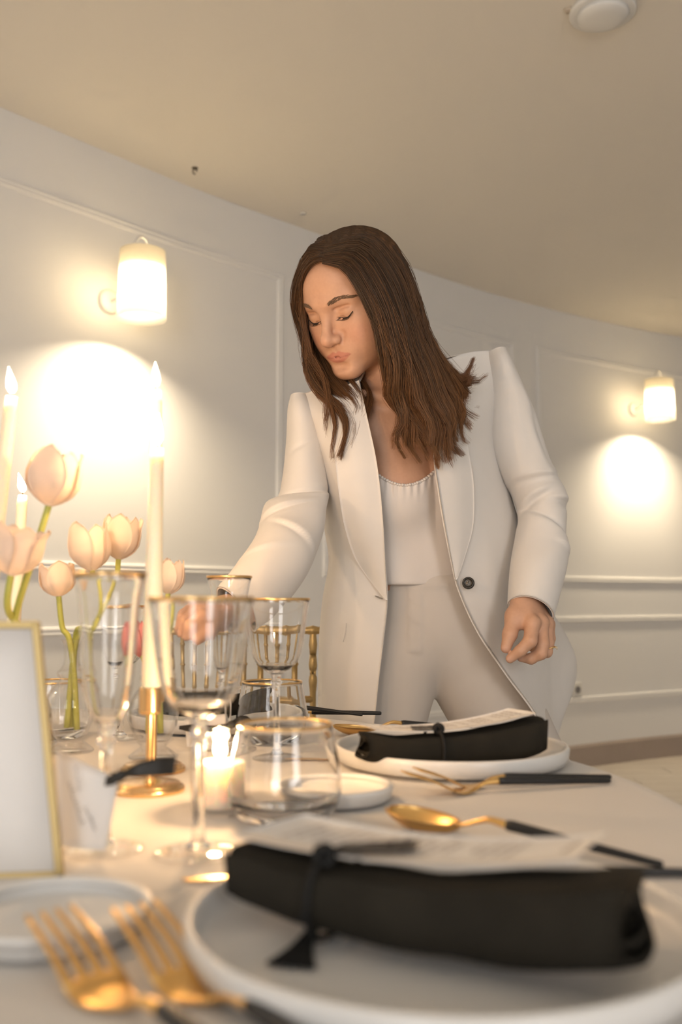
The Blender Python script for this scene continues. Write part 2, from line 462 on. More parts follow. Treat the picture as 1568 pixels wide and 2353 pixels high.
sconce(236, 655, .20, "large lit wall sconce with cream drum shade above the candles", SCONCE_W)
sconce(1466, 920, .20, "smaller-looking lit wall sconce far right of the woman's shoulder", SCONCE_W * 1.0)

# added unseen sconce left of the frame, brightening wall and ceiling
sconce(0, 0, .20, "added unseen wall sconce further left, brightening the panelled wall", SCONCE_W, s=s_from_px(236) - (s_from_px(1466) - s_from_px(236)) * .8, z=2.0)

# ------------------------------------------------------------------ ceiling bits
pc = atZ(1385, 22, ROOM_H)
det = thing("smoke_detector", "round white disc mounted on the ceiling at the upper right", "smoke detector", pc)
obj("base", lathe([(0, 0), (.092, 0), (.092, -.012), (.086, -.016), (0, -.016)], 48), M_WHITEMETAL, det)
obj("cover", lathe([(0, -.034), (.045, -.034), (.066, -.028), (.074, -.016), (.0, -.012)], 48), M_WHITEMETAL, det)
pc2 = atZ(1309, 22, ROOM_H)
sp = thing("ceiling_sensor", "tiny pale sensor on the ceiling beside the white disc", "sensor", pc2)
obj("body", lathe([(0, -.006), (.012, -.006), (.016, 0), (0, 0)], 20), mat("sensor_cream", (.6, .52, .42), .6), sp)
for (qx, qy, lab, col) in ((448, 386, "small dark ceiling hook above the left wall sconce", (.12, .10, .07)), (697, 490, "tiny pale nail head in the ceiling near the woman's hair", (.8, .78, .74))):
    q = atZ(qx, qy, ROOM_H)
    hk = thing("ceiling_hook", lab, "hook", q)
    obj("rose", lathe([(0, -.004), (.010, -.004), (.013, 0), (0, 0)], 16), mat("hook_%d" % qx, col, .5), hk)
    if qx == 448:
        a = np.linspace(0, 1.6 * math.pi, 20)
        obj("hook", tube(np.c_[.008 * np.cos(a) , 0 * a, -.014 + .010 * np.sin(a)], .0024, 8), mat("hook_%d" % qx, col, .5), hk)
# ================================================================== table
TC, TR = np.array([-0.47, 0.85]), 0.775
tb = thing("banquet_table", "round banquet table hidden under the white cloth", "table", (TC[0], TC[1], 0))
obj("table_top", lathe([(0, .722), (TR - .012, .722), (TR - .006, .728), (TR - .006, .742), (TR - .012, .746), (0, .746)], 96), mat("table_wood", (.4, .28, .18), .6), tb)
obj("pedestal", lathe([(0, 0.03), (.05, .03), (.045, .3), (.06, .66), (.30, .715), (0, .722)], 32), mat("table_steel", (.3, .3, .3), .4, metal=.8), tb)
for k in range(4):
    a = k * math.pi / 2 + .4
    obj("foot", tube([(0, 0, .06), (.25 * math.cos(a), .25 * math.sin(a), .05), (.46 * math.cos(a), .46 * math.sin(a), .02)], [.03, .025, .018], 10), MATS["table_steel"], tb)
rows = []
nA = 180; aa = np.linspace(0, 2 * math.pi, nA + 1)
for r in np.linspace(0.0002, TR - .02, 8): rows.append(np.c_[r * np.cos(aa), r * np.sin(aa), np.full(nA + 1, TZ)])
for q in np.linspace(0, 1, 5)[1:]:
    rr = TR - .012 + .014 * math.sin(q * math.pi / 2); z = TZ - .014 * (1 - math.cos(q * math.pi / 2))
    rows.append(np.c_[rr * np.cos(aa), rr * np.sin(aa), np.full(nA + 1, z)])
for q in np.linspace(0, 1, 16)[1:]:
    amp = .030 * q ** .8
    rr = TR + .002 + .035 * q + amp * np.cos(aa * 22 + 1.2 * np.sin(aa * 3)) * (0.7 + .3 * np.sin(aa * 5))
    rows.append(np.c_[rr * np.cos(aa), rr * np.sin(aa), np.full(nA + 1, TZ - .014 - q * .725)])
cl = obj("tablecloth", grid(np.array(rows)), M_CLOTH)
cl.location = (TC[0], TC[1], 0)
tag(cl, "white linen tablecloth draped over the round table", "tablecloth")

# ------------------------------------------------------------------ plates
def plate_profile(R, h):
    b = R * .88
    return [(0, .0015), (b * .55, .0015), (b * .57, 0), (b * .66, 0), (b * .68, .002), (b, .002), (R * .965, .005), (R * .992, .012), (R, h - .003), (R - .0012, h - .0006), (R - .003, h),
            (R - .0050, h - .001), (R - .0062, h - .004), (R * .955, .011), (R * .92, .0072), (R * .86, .006), (0, .0055)]
def plate(x, y, R, h, label, group=None):
    o = obj("plate", lathe(plate_profile(R, h), 96), M_PORC); o.location = (x, y, TZ)
    return tag(o, label, "plate", group)
PN = np.array([.052, .505]); PF = np.array([.1205, 1.072])
plate(*PN, .131, .022, "large white rimmed dinner plate in the foreground", "dinner plates")
plate(*PF, .128, .022, "white dinner plate at the far right setting under the sharp napkin", "dinner plates")
PB = np.array([-.175, 1.385])
plate(*PB, .128, .022, "white dinner plate at the back setting behind the glasses", "dinner plates")
plate(-.157, .534, .055, .015, "small white bread plate behind the near forks", "bread plates")
plate(-.006, .872, .053, .016, "small white bread plate right of the clear tumbler", "bread plates")

# ------------------------------------------------------------------ rolled napkins with menu card, cord and tassel
def spiral_section(w, h, turns=2.2, n=76):
    th = np.linspace(0, turns * 2 * math.pi, n) + math.pi * .75
    f = np.linspace(1, .40, n)
    e = 2 / 2.6
    c, s = np.cos(th), np.sin(th)
    return np.c_[np.sign(c) * np.abs(c) ** e * w / 2 * f, np.sign(s) * np.abs(s) ** e * h / 2 * f]
class Roll:
    def __init__(S, L, R, w, h, sag, hl=1.0, hr=1.0):
        S.L, S.R = np.array(L, float), np.array(R, float); S.w, S.h, S.sag, S.hl, S.hr = w, h, sag, hl, hr
        d = S.R - S.L; S.len = np.linalg.norm(d[:2]); S.ax = np.array([d[0], d[1], 0]) / S.len
        S.pp = np.array([-S.ax[1], S.ax[0], 0])             # away from the camera
    def centre(S, u):
        c = S.L + (S.R - S.L) * u
        c[2] -= S.sag * (1 - (2 * u - 1) ** 2)
        return c
    def scale(S, u): return S.hl + (S.hr - S.hl) * u
def napkin_roll(S, label):
    sec = spiral_section(S.w, S.h); n = len(sec); rows = []
    for u in np.linspace(0, 1, 26):
        c = S.centre(u); sc = S.scale(u); e = 1 - .10 * math.exp(-((u) / .03) ** 2) - .10 * math.exp(-((1 - u) / .03) ** 2)
        pts = []
        for j, (a, b) in enumerate(sec):
            endshift = (.004 * math.sin(j * .35) + .006 * (j / n)) * (u - .5) * 2 * (abs(u - .5) > .42)
            q = c + S.pp * a * sc * e + np.array([0, 0, b * sc * e]) + S.ax * -endshift
            k = mnoise.noise(Vector(q * 28.0)) * .0022
            q = q + S.pp * k + np.array([0, 0, k])
            pts.append(q)
        rows.append(pts)
    o = obj("napkin", shell(np.array(rows), .0032), M_NAPK)
    return tag(o, label, "napkin", "rolled black napkins")
def menu_card(S, u0, u1, v0, v1, lift, label, curl=0.0, lines=True):
    """sheet resting on top of the roll: u along the roll, v across it"""
    rows = []
    def pt(u, v):
        c = S.centre(u); top = S.h / 2 * S.scale(u) + .0032
        return c + S.pp * v + np.array([0, 0, top + lift * max(0, (v - .0)) / .08 + curl * max(0, u - .75) ** 2])
    for u in np.linspace(u0, u1, 22): rows.append([pt(u, v) for v in np.linspace(v0, v1, 6)])
    root = thing("menu_card", label, "menu card", pt((u0 + u1) / 2, (v0 + v1) / 2), group="menu cards on rolled napkins")
    wobj("paper", shell(np.array(rows), .0006), M_PAPER, root)
    # faint printed lines run across the card's short side
    V = []; Fc = []
    rs = random.Random(5)
    u = u0 + .10
    while u < u1 - .05:
        if rs.random() < .82:
            span = rs.uniform(.35, .9); a = v0 + (v1 - v0) * (.5 - span * .38); b = v0 + (v1 - v0) * (.5 + span * .38)
            cur = a
            while cur < b:
                w = rs.uniform(.004, .011); e = min(cur + w, b)
                q = [pt(u, cur), pt(u, e), pt(u + .009, e), pt(u + .009, cur)]
                k = len(V); V += [x + np.array([0, 0, .0007]) for x in q]; Fc.append((k, k + 1, k + 2, k + 3)); cur = e + .003
        u += .033
    wobj("print", (np.array(V), Fc), M_INK2, root, False)["kind"] = "stuff"
    return root
M_INK2 = mat("faint_menu_print", (.52, .47, .45), .85, var=.1)
def cord_tassel(S, u, tag_pts, tassel_path, label, tw=.004):
    c = S.centre(u); sc = S.scale(u)
    root = thing("tassel_cord", label, "tassel cord", c + np.array([0, 0, S.h / 2 * sc]), group="tassel cords around napkins")
    a = np.linspace(0, 2 * math.pi, 40)
    e = 2 / 2.6; ring = [c + S.pp * np.sign(math.cos(t)) * abs(math.cos(t)) ** e * (S.w / 2 * sc + .0035) + np.array([0, 0, np.sign(math.sin(t)) * abs(math.sin(t)) ** e * (S.h / 2 * sc + .0045)]) for t in a]
    wobj("cord", tube(ring, .0017, 8, cap=False), M_CORD, root)
    k = c + np.array([0, 0, S.h / 2 * sc + .005]) - S.pp * .012
    kn = [k + np.array([.004 * math.cos(t * 2), .003 * math.sin(t * 3), .0035 * math.sin(t * 2)]) for t in np.linspace(0, 2 * math.pi, 24)]
    wobj("knot", tube(kn, .0026, 8, cap=False), M_CORD, root)
    if tag_pts is not None:
        G = np.array(tag_pts); wobj("ribbon_tag", shell(loft(G, 12, 5), .0008), M_RIBBON, root)
    P = crom(tassel_path, 30); nP = len(P)
    wobj("tassel_string", tube(P[:14], .0016, 8), M_CORD, root)
    # brush: bundle of threads fanning out
    parts = []
    d = P[-1] - P[13]
    side = np.cross(d, [0, 0, 1]); side /= np.linalg.norm(side)
    for i in range(26):
        f = (i / 25 - .5) * 2
        pth = [P[13 + j] + side * f * tw * (.25 + 2.6 * (j / 16) ** 1.3) + np.array([0, 0, .0025 * math.sin(i * 2.4) * (1 - j / 22)]) for j in range(17)]
        parts.append(tube(np.array(pth), np.linspace(.0013, .0009, 17), 5))
    wobj("tassel_brush", join(*parts), M_CORD, root)
    wobj("tassel_neck", tube(P[12:15], [.003, .0036, .003], 10), M_CORD, root)
    return root

def px3(x, y, z): return atZ(x, y, z)
# near setting
L1 = px3(552, 1990, .786); R1 = px3(1478, 2098, .790)
roll1 = Roll(L1, R1, .046, .0265, .009, 1.0, 1.72)
napkin_roll(roll1, "blurred black napkin roll on the foreground plate")
menu_card(roll1, -.02, .86, -.004, .085, -.006, "blurred white menu card across the foreground napkin", curl=.1)
cu = .27
c1 = roll1.centre(cu) + np.array([0, 0, roll1.h / 2 * roll1.scale(cu) + .006])
tp = [[c1 + roll1.ax * .002 - roll1.pp * .004, c1 + roll1.ax * .002 + roll1.pp * .008], [c1 + roll1.ax * .02 + roll1.pp * .004, c1 + roll1.ax * .018 + roll1.pp * .022], [c1 + roll1.ax * .040 + roll1.pp * .014, c1 + roll1.ax * .034 + roll1.pp * .034]]
ts = [roll1.centre(cu) - roll1.pp * (.030 * roll1.scale(cu)) + np.array([0, 0, -.003]), px3(728, 2118, TZ + .014), px3(712, 2150, TZ + .0095), px3(690, 2188, TZ + .0085), px3(668, 2218, TZ + .0085)]
cord_tassel(roll1, cu, tp, ts, "black cord with flared tassel hanging onto the foreground plate")
# far right setting
L2 = px3(828, 1712, .784); R2 = px3(1238, 1682, .789)
roll2 = Roll(L2, R2, .046, .033, .010, 0.90, 1.28)
napkin_roll(roll2, "sharp black napkin roll on the far right plate beside the woman")
menu_card(roll2, .06, .95, -.014, .050, -.003, "white menu card on the far right napkin in front of the woman's legs")
cu = .40
c1 = roll2.centre(cu) + np.array([0, 0, roll2.h / 2 * roll2.scale(cu) + .006])
tp = [[c1 - roll2.ax * .002 - roll2.pp * .014, c1 - roll2.ax * .002 - roll2.pp * .002], [c1 - roll2.ax * .014 - roll2.pp * .012, c1 - roll2.ax * .012 + roll2.pp * .002], [c1 - roll2.ax * .028 - roll2.pp * .008, c1 - roll2.ax * .024 + roll2.pp * .006]]
bz = roll2.centre(cu) - roll2.pp * .027
ts = [bz + np.array([0, 0, -.004]), px3(1010, 1738, TZ + .010), px3(1050, 1742, TZ + .0085), px3(1110, 1742, TZ + .0085), px3(1180, 1739, TZ + .0085)]
cord_tassel(roll2, cu, tp, ts, "thin black cord with tassel trailing on the far right plate", .0016)
# back setting
L3 = np.array([-.262, 1.37, .788]); R3 = np.array([-.102, 1.40, .790])
roll3 = Roll(L3, R3, .046, .030, .008, 1.0, 1.15)
napkin_roll(roll3, "black napkin roll on the back plate seen between the glass stems")
menu_card(roll3, .08, .80, -.008, .05, -.002, "white menu card on the back napkin behind the glasses")

# ------------------------------------------------------------------ cutlery: built along +x, tip at 0, resting on z = 0
def handle(x0, x1, z0, z1, r0, r1):
    P = np.array([[x0, 0, z0], [x0 + .004, 0, z0], [(x0 + x1) / 2, 0, (z0 + z1) / 2], [x1 - .002, 0, z1], [x1, 0, z1]])
    return tube(P, [r0 * .9, r0, (r0 + r1) / 2, r1, r1 * .7], 12)
def ribbon_solid(P, W, T):
    """flat bar through points P with widths W and thickness T, width along y"""
    V = []; k = len(P)
    for p, w, t in zip(P, W, T):
        for a in np.linspace(0, 2 * math.pi, 12, endpoint=False):
            V.append((p[0], p[1] + math.cos(a) * w / 2, p[2] + math.sin(a) * t / 2))
    Fc = [(i * 12 + j, i * 12 + (j + 1) % 12, (i + 1) * 12 + (j + 1) % 12, (i + 1) * 12 + j) for i in range(k - 1) for j in range(12)]
    Fc.append(tuple(range(12))[::-1]); Fc.append(tuple((k - 1) * 12 + j for j in range(12)))
    return np.array(V), Fc
def make_fork():
    root = thing("dinner_fork", "", "fork", group="gold and black forks")
    spine = crom([(.040, 0, .0065), (.048, 0, .003), (.056, 0, .0022), (.066, 0, .0035), (.078, 0, .0085), (.092, 0, .0095)], 24)
    wd = np.interp(spine[:, 0], [.040, .046, .056, .064, .070, .080, .092], [.0255, .0255, .022, .012, .006, .0052, .0062])
    tk = np.interp(spine[:, 0], [.040, .060, .072, .092], [.0022, .0026, .0034, .0058])
    head = obj("fork_head", ribbon_solid(spine, wd, tk), M_GOLD, root)
    for k in range(4):
        y = (k - 1.5) * .0068
        P = crom([(.043, y, .005), (.028, y * 1.0, .0125), (.012, y * .98, .018), (0, y * .95, .0215)], 10)
        obj("tine", ribbon_solid(P, np.linspace(.0046, .0024, 10), np.linspace(.0022, .0014, 10)), M_GOLD, head)
    obj("handle", handle(.091, .208, .0095, .0034, .0036, .0026), M_HANDLE, root)
    return root
def make_spoon():
    root = thing("table_spoon", "", "spoon", group="gold and black spoons")
    rows = []
    for s in np.linspace(0, 1, 18):
        x = .062 * s; hw = .0195 * math.sqrt(max(1e-4, 1 - ((s - .46) / .545) ** 2)) if s > .46 else .0195 * math.sqrt(max(1e-4, 1 - ((.46 - s) / .465) ** 2))
        row = []
        for u in np.linspace(-1, 1, 15):
            zz = .0145 * (1 - .40 * s) - .0125 * max(0, (1 - u * u)) * math.sin(math.pi * min(1, s * .92 + .04)) ** .7
            row.append((x, u * hw, zz))
        rows.append(row)
    bowl = obj("spoon_bowl", shell(np.array(rows), .0013), M_GOLD, root)
    m = min(v.co.z for v in bowl.data.vertices)
    for v in bowl.data.vertices: v.co.z -= m
    z0 = .0145 * .6 - m
    spine = crom([(.056, 0, z0 - .001), (.066, 0, z0), (.078, 0, z0 + .004), (.088, 0, z0 + .0062), (.102, 0, z0 + .004)], 18)
    obj("neck", ribbon_solid(spine, np.interp(spine[:, 0], [.056, .066, .078, .102], [.008, .0055, .0050, .0068]), np.interp(spine[:, 0], [.056, .066, .102], [.0016, .003, .006])), M_GOLD, root)
    obj("handle", handle(.101, .212, z0 + .004, .0035, .0042, .0026), M_HANDLE, root)
    return root
def make_knife():
    root = thing("dinner_knife", "", "knife", group="gold and black knives")
    spine = crom([(0, .004, .003), (.02, .002, .003), (.05, 0, .003), (.085, 0, .003), (.094, 0, .0034)], 20)
    obj("blade", ribbon_solid(spine, np.interp(spine[:, 0], [0, .006, .03, .08, .094], [.003, .010, .0165, .013, .0065]), np.interp(spine[:, 0], [0, .08, .094], [.0014, .002, .005])), M_GOLD, root)
    obj("handle", handle(.093, .205, .0036, .0036, .0040, .0030), M_HANDLE, root)
    return root
PROTO = {"fork": make_fork(), "spoon": make_spoon(), "knife": make_knife()}
USED = set()
def place(kind, tip, direction, length, label, z=TZ, tilt=0.0):
    o = PROTO[kind] if kind not in USED else copy_tree(PROTO[kind]); USED.add(kind)
    base = {"fork": .208, "spoon": .212, "knife": .205}[kind]
    o.location = (tip[0], tip[1], z + .0002); o.rotation_euler = (0, tilt, math.atan2(direction[1], direction[0])); s = length / base
    o.scale = (s, s, s); o["label"] = label
    return o
def aim(a, b): return np.array(b) - np.array(a)
place("fork", (-.144, .488), (.66, -.75), .245, "leftmost blurred gold fork at the lower left corner")
place("fork", (-.104, .497), (.62, -.785), .245, "second blurred gold fork right beside the foreground plate")
place("spoon", (.037, .772), aim((.037, .772), (.212, .653)), .213, "gold spoon with black handle behind the foreground napkin")
place("knife", (.030, .648), (1, -.075), .196, "knife with black handle end just right of the foreground napkin")
place("knife", (-.100, .622), (.97, .25), .13, "small gold knife tip peeking out left behind the foreground plate")
place("fork", (.058, .885), aim((.058, .885), (.263, .949)), .213, "front gold fork with black handle before the far right plate")
place("fork", (.070, .910), aim((.070, .910), (.269, .969)), .206, "rear gold fork with black handle touching the far right plate's rim")
place("spoon", atZ(768, 1694, TZ)[:2] + [0, .0], (1, .35), .20, "gold spoon lying behind the far right plate")
place("knife", atZ(655, 1748, TZ)[:2], (.95, .12), .13, "short gold knife behind the small bread plate")
place("knife", (-.135, 1.535) , (1, -.16), .20, "back knife with black handle pointing at the woman's hip")
place("spoon", (-.155, 1.515), (1, -.14), .19, "back spoon with black handle beside the back knife")

# ------------------------------------------------------------------ glassware
def glass_thing(name, label, cat, x, y, group): return thing(name, label, cat, (x, y, TZ), group=group)
def bowl_profile(outer, th, bottom):
    """outer: (r,z) from the bottom up; closed double wall with a thicker bottom"""
    inner = [(max(r - th, 0), z) for r, z in outer if z > bottom]
    o2 = crom(outer, 26); i2 = crom(inner, 26)
    prof = [(0.0001, outer[0][1])] + [tuple(p) for p in o2] + [tuple(p) for p in i2[::-1]] + [(0.0001, bottom)]
    return prof
def make_goblet(kind):
    if kind == "wine":
        outer = [(.0062, .094), (.012, .0975), (.0205, .104), (.0265, .113), (.0305, .128), (.0335, .148), (.0352, .163), (.0380, .180)]
        H, rim, foot, st = .180, .0374, .0315, .094
    else:
        outer = [(.0058, .090), (.0095, .096), (.0145, .106), (.0175, .118), (.0195, .136), (.0212, .160), (.0232, .186), (.0275, .207)]
        H, rim, foot, st = .207, .0268, .0295, .090
    root = thing("wine_goblet" if kind == "wine" else "champagne_flute", "", "wine glass" if kind == "wine" else "flute glass", group="gold rimmed stemware")
    obj("bowl", lathe(bowl_profile(outer, .0011, outer[0][1] + .0055), 56, closed=False), M_BOWL, root)
    stp = crom([(.0001, .0042), (.0090, .0050), (.0052, .010), (.0040, .022), (.0040, .045), (.0044, st - .016), (.0075, st - .010), (.0050, st - .006), (.0062, st - .0002), (.0001, st - .0002)], 60)
    obj("stem", lathe(stp, 36), M_GLASS, root)
    obj("foot", lathe([(.0001, .0003), (foot * .9, .0003), (foot, .0010), (foot, .0022), (foot * .8, .0030), (.012, .0038), (.0001, .0041)], 56), M_THIN, root)
    obj("gold_rim", lathe([(rim + .0010, H - .0022), (rim + .0012, H - .0002), (rim + .0005, H + .0006), (rim - .0006, H + .0004), (rim - .0012, H - .0015), (rim - .0002, H - .0024)], 56, closed=True), M_GILT, root)
    return root
def make_tumbler():
    root = thing("tumbler_glass", "", "tumbler", group="gold rimmed tumblers")
    outer = [(.0300, .0003), (.0345, .0012), (.0395, .0050), (.0448, .0160), (.0465, .0260), (.0450, .0420), (.0412, .0620), (.0385, .0770)]
    obj("bowl", lathe(bowl_profile(outer, .0011, .0058), 64), M_BOWL, root)
    rim = .0380; H = .0772
    obj("gold_rim", lathe([(rim + .0009, H - .0018), (rim + .0010, H), (rim, H + .0006), (rim - .0008, H), (rim - .0010, H - .0016)], 64, closed=True), M_GILT, root)
    return root
GP = {"wine": make_goblet("wine"), "flute": make_goblet("flute"), "tumbler": make_tumbler()}
GU = set()
def glass(kind, x, y, label, s=1.0):
    o = GP[kind] if kind not in GU else copy_tree(GP[kind]); GU.add(kind)
    o.location = (x, y, TZ); o["label"] = label; o.scale = (s, s, s); return o
def tpx(x, y): return atZ(x, y, TZ)[:2]
glass("wine", -.1005, .692, "large blurred wine glass in front of the gold candlestick")
glass("flute", -.169, .702, "tall blurred flute tied with the name card left of the candlestick", .955)
glass("tumbler", -.046, .800, "clear gold-rimmed tumbler behind the foreground menu card")
glass("wine", *tpx(634, 1742), "sharper wine glass standing left of the woman's jacket", 1.0)
glass("tumbler", *tpx(625, 1705), "tumbler behind the sharper wine glass stem", .98)
glass("flute", *tpx(523, 1722), "flute whose gold rim shows below the woman's sleeve", 1.0)
glass("wine", -.285, 1.255, "wine glass half hidden behind the candlestick cup", .95)
glass("tumbler", -.372, 1.262, "tumbler at the left behind the bud vase", .95)

# ------------------------------------------------------------------ candles
def flame_mesh(h, r, lean=(0, 0)):
    prof = [(.0005, 0), (r * .55, h * .06), (r * .9, h * .18), (r, h * .30), (r * .86, h * .48), (r * .55, h * .70), (r * .22, h * .90), (.0003, h)]
    v, f = lathe(crom(prof, 20), 16)
    v = v.copy(); t = (v[:, 2] / h) ** 1.4
    v[:, 0] += lean[0] * t; v[:, 1] += lean[1] * t
    return v, f
def candle_light(root, loc, power, r=.007):
    L = bpy.data.lights.new("candle_light", 'POINT'); L.energy = power; L.color = (1.0, .60, .29); L.shadow_soft_size = r
    o = bpy.data.objects.new("flame_light", L); COL.objects.link(o); o.parent = root; o.location = tuple(loc)
CANDLE_W = 1.2
def taper(base, top, rb, rt, label, flame_h=.030, lean=(0, 0), bright=1.0):
    base, top = np.array(base, float), np.array(top, float)
    root = thing("taper_candle", label, "candle", base, group="tall ivory taper candles")
    ax = top - base; n = 26; t = np.linspace(0, 1, n)[:, None]; P = base + ax * t
    v, f = tube(P, np.interp(t[:, 0], [0, .05, .97, 1], [rb * .97, rb, rt, rt * .82]), 28)
    wobj("wax", (v, f), M_WAX, root)
    wobj("wick", tube([top - ax * .005, top + [0, 0, .004], top + [.0006, 0, .008]], .0008, 6), M_WICK, root)
    wobj("flame", xform(flame_mesh(flame_h, .0052, lean), None, top + [0, 0, .0035]), M_FLAME, root)
    candle_light(root, top - base + np.array([lean[0] * .3, lean[1] * .3, .018]), CANDLE_W * bright)
    return root
def candlestick(x, y, label):
    root = thing("candlestick", label, "candlestick", (x, y, TZ), group="brass candlesticks")
    obj("base", lathe([(.0001, 0), (.033, 0), (.0335, .0008), (.0335, .0040), (.0325, .0050), (.0300, .0052), (.0300, .0070), (.0285, .0082), (.010, .0085), (.0001, .0085)], 64), M_BRASS, root)
    obj("stem", lathe([(.0042, .0085), (.0034, .012), (.0032, .040), (.0032, .072)], 24), M_BRASS, root)
    obj("cup", lathe(crom([(.0032, .0705), (.0090, .0712), (.0104, .0735), (.0105, .080), (.0105, .0945), (.0100, .0955), (.0096, .0945), (.0095, .078), (.0001, .077)], 40), 40), M_BRASS, root)
    return root
CX, CY = tpx(342, 1818)
candlestick(CX, CY, "brass candlestick with round base right of the name card")
b = np.array([CX, CY, TZ + .0775]); t_ = atY(361, 1031, CY); taper(b, t_, .0094, .0066, "front ivory taper candle in the brass candlestick", .031, (.001, 0))
X2, Y2 = tpx(352, 1772)
candlestick(X2, Y2, "brass candlestick hidden right behind the front one")
taper((X2, Y2, TZ + .0775), atY(358, 897, Y2), .0094, .0066, "taller ivory taper candle just behind the front one", .028, (-.001, 0))
X3, Y3 = tpx(-62, 1795); candlestick(X3, Y3, "brass candlestick at the left edge behind the gold frame")
taper((X3, Y3, TZ + .0775), atY(27, 912, Y3), .0096, .0068, "tall ivory taper candle at the left picture edge", .028, (-.0042, 0))
X4, Y4 = tpx(18, 1712); candlestick(X4, Y4, "brass candlestick behind the white framed sign")
taper((X4, Y4, TZ + .0775), atY(52, 1138, Y4), .0094, .0064, "short ivory taper candle between the left tulips", .025, (-.0062, 0))
# votive in glass
vx, vy = tpx(505, 1868)
vo = thing("votive_candle", "lit votive candle in a clear glass between the goblet and tumbler", "votive candle", (vx, vy, TZ))
obj("votive_glass", lathe(bowl_profile([(.0215, .0003), (.0236, .0015), (.0244, .010), (.0252, .040), (.0258, .070)], .0013, .0050), 48), M_THIN, vo)
obj("wax", lathe([(.0001, .0062), (.0195, .0062), (.0200, .009), (.0200, .0415), (.0185, .0425), (.010, .0412), (.0001, .0405)], 40), M_WAX, vo)
obj("wick", tube([(0, 0, .040), (0, 0, .048)], .0009, 6), M_WICK, vo)
obj("flame", xform(flame_mesh(.027, .0058, (-.001, 0)), None, (0, 0, .0445)), M_FLAME, vo)
candle_light(vo, (0, 0, .058), CANDLE_W * .8)

# ------------------------------------------------------------------ bud vases and tulips
def bud_vase(x, y, label, s=1.0):
    root = thing("bud_vase", label, "vase", (x, y, TZ), group="clear glass bud vases")
    outer = crom([(.0270, .0005), (.0280, .003), (.0200, .0095), (.0150, .0140), (.0205, .0220), (.0275, .0400), (.0290, .0560), (.0250, .0720), (.0160, .0820), (.0140, .0860),
                  (.0165, .0900), (.0170, .0940), (.0130, .0985), (.0098, .1050), (.0092, .1180), (.0105, .1270), (.0140, .1330)], 80)
    inner = [(r - .0014, z) for r, z in outer if z > .020]
    prof = [(.0001, .0005)] + [tuple(p) for p in outer] + inner[::-1] + [(.0001, .021)]
    obj("body", xform(lathe(prof, 48), np.diag([s, s, s])), M_VASE, root)
    return root
V1 = tpx(160, 1728); V2 = tpx(352, 1742)
bud_vase(*V1, "clear bud vase holding the low tulip left of the flute", .99)
bud_vase(*V2, "clear bud vase behind the candlestick stem", .97)
V3 = np.array([-.338, 1.035])
bud_vase(*V3, "clear bud vase hidden behind the white framed sign", 1.0)
def tulip(base, up, H, R, label, stem_pts, m=None, open_=0.85, spin=0.0):
    base = np.array(base, float); up = np.array(up, float); up /= np.linalg.norm(up)
    root = thing("tulip" if m is None else "pink_tulip", label, "tulip", stem_pts[-1], group="cut tulips among the candles")
    a = np.cross([0, 1, 0], up); a /= np.linalg.norm(a); b_ = np.cross(up, a)
    Rm = np.stack([a, b_, up], 1)
    rs = random.Random(int(abs(base[0]) * 9999))
    for k in range(6):
        ph = spin + k * math.pi / 3 + rs.uniform(-.08, .08); inner = k % 2
        h = H * (rs.uniform(.93, 1.0) if not inner else rs.uniform(.88, .98)); rr = R * (1.0 if not inner else .88)
        op = open_ * rs.uniform(.85, 1.18)
        rows = []
        for v in np.linspace(0, 1, 15):
            w = 1.02 * math.sqrt(max(0.0, 1 - ((v - .45) / .56) ** 2)) + .03
            rad = rr * np.interp(v, [0, .06, .18, .35, .55, .8, 1], [.10, .38, .74, .96, 1.0, .93 * (.6 + .4 * op), .92 * op])
            row = []
            for u in np.linspace(-1, 1, 11):
                an = ph + u * w * .72
                r2 = rad * (1 + .05 * u * u * v) - .0012 * (1 - abs(u)) * v
                row.append((r2 * math.cos(an), r2 * math.sin(an), h * v * (1 - .05 * u * u * v)))
            rows.append(row)
        wobj("petal", xform(shell(np.array(rows), .0007), Rm, base), M_PETAL if m is None else m, root)
    P = crom([base + up * .004] + [np.array(q, float) for q in stem_pts], 26)
    wobj("stem", tube(P, np.linspace(.0032, .0036, 26), 10), M_STEM, root)
    return root
def up_from(x0, y0, x1, y1, Y, dy=0.0): return atY(x1, y1, Y + dy) - atY(x0, y0, Y)
def vaz(V, z, dx=0, dy=0): return (V[0] + dx, V[1] + dy, TZ + z)
Yt = .93
tulip(atY(113, 1163, Yt), up_from(113, 1163, 134, 1030, Yt), .060, .0270, "large tall white tulip right of the left candle", [atY(78, 1275, Yt), atY(32, 1437, Yt + .02), vaz(V3, .135, .003), vaz(V3, .03, .01)], spin=.45)
tulip(atY(24, 1322, .90), up_from(24, 1322, 50, 1210, .90), .049, .0250, "white tulip cut by the left edge above the framed sign", [atY(18, 1400, .92), vaz(V3, .134, -.003), vaz(V3, .03, -.008)], open_=1.1, spin=.1)
tulip(atY(135, 1371, V1[1]), up_from(135, 1371, 128, 1285, V1[1]), .043, .0212, "low white tulip in the bud vase left of the flute", [atY(143, 1440, V1[1]), vaz(V1, .132, -.004), vaz(V1, .09, .003), vaz(V1, .026, .008)], open_=1.05, spin=.9)
tulip(atY(212, 1312, 1.13), up_from(212, 1312, 202, 1198, 1.13), .059, .0250, "front one of the two touching white tulips above the flute", [atY(222, 1400, 1.12), vaz(V1, .131, .004, .003), vaz(V1, .028, -.004)], open_=1.0, spin=.2)
tulip(atY(272, 1286, 1.17), up_from(272, 1286, 286, 1180, 1.17), .056, .0236, "rear one of the two touching white tulips above the flute", [atY(262, 1350, 1.16), atY(200, 1440, 1.12), vaz(V1, .134, .002, .006), vaz(V1, .028, 0, .006)], open_=.95, spin=.6)
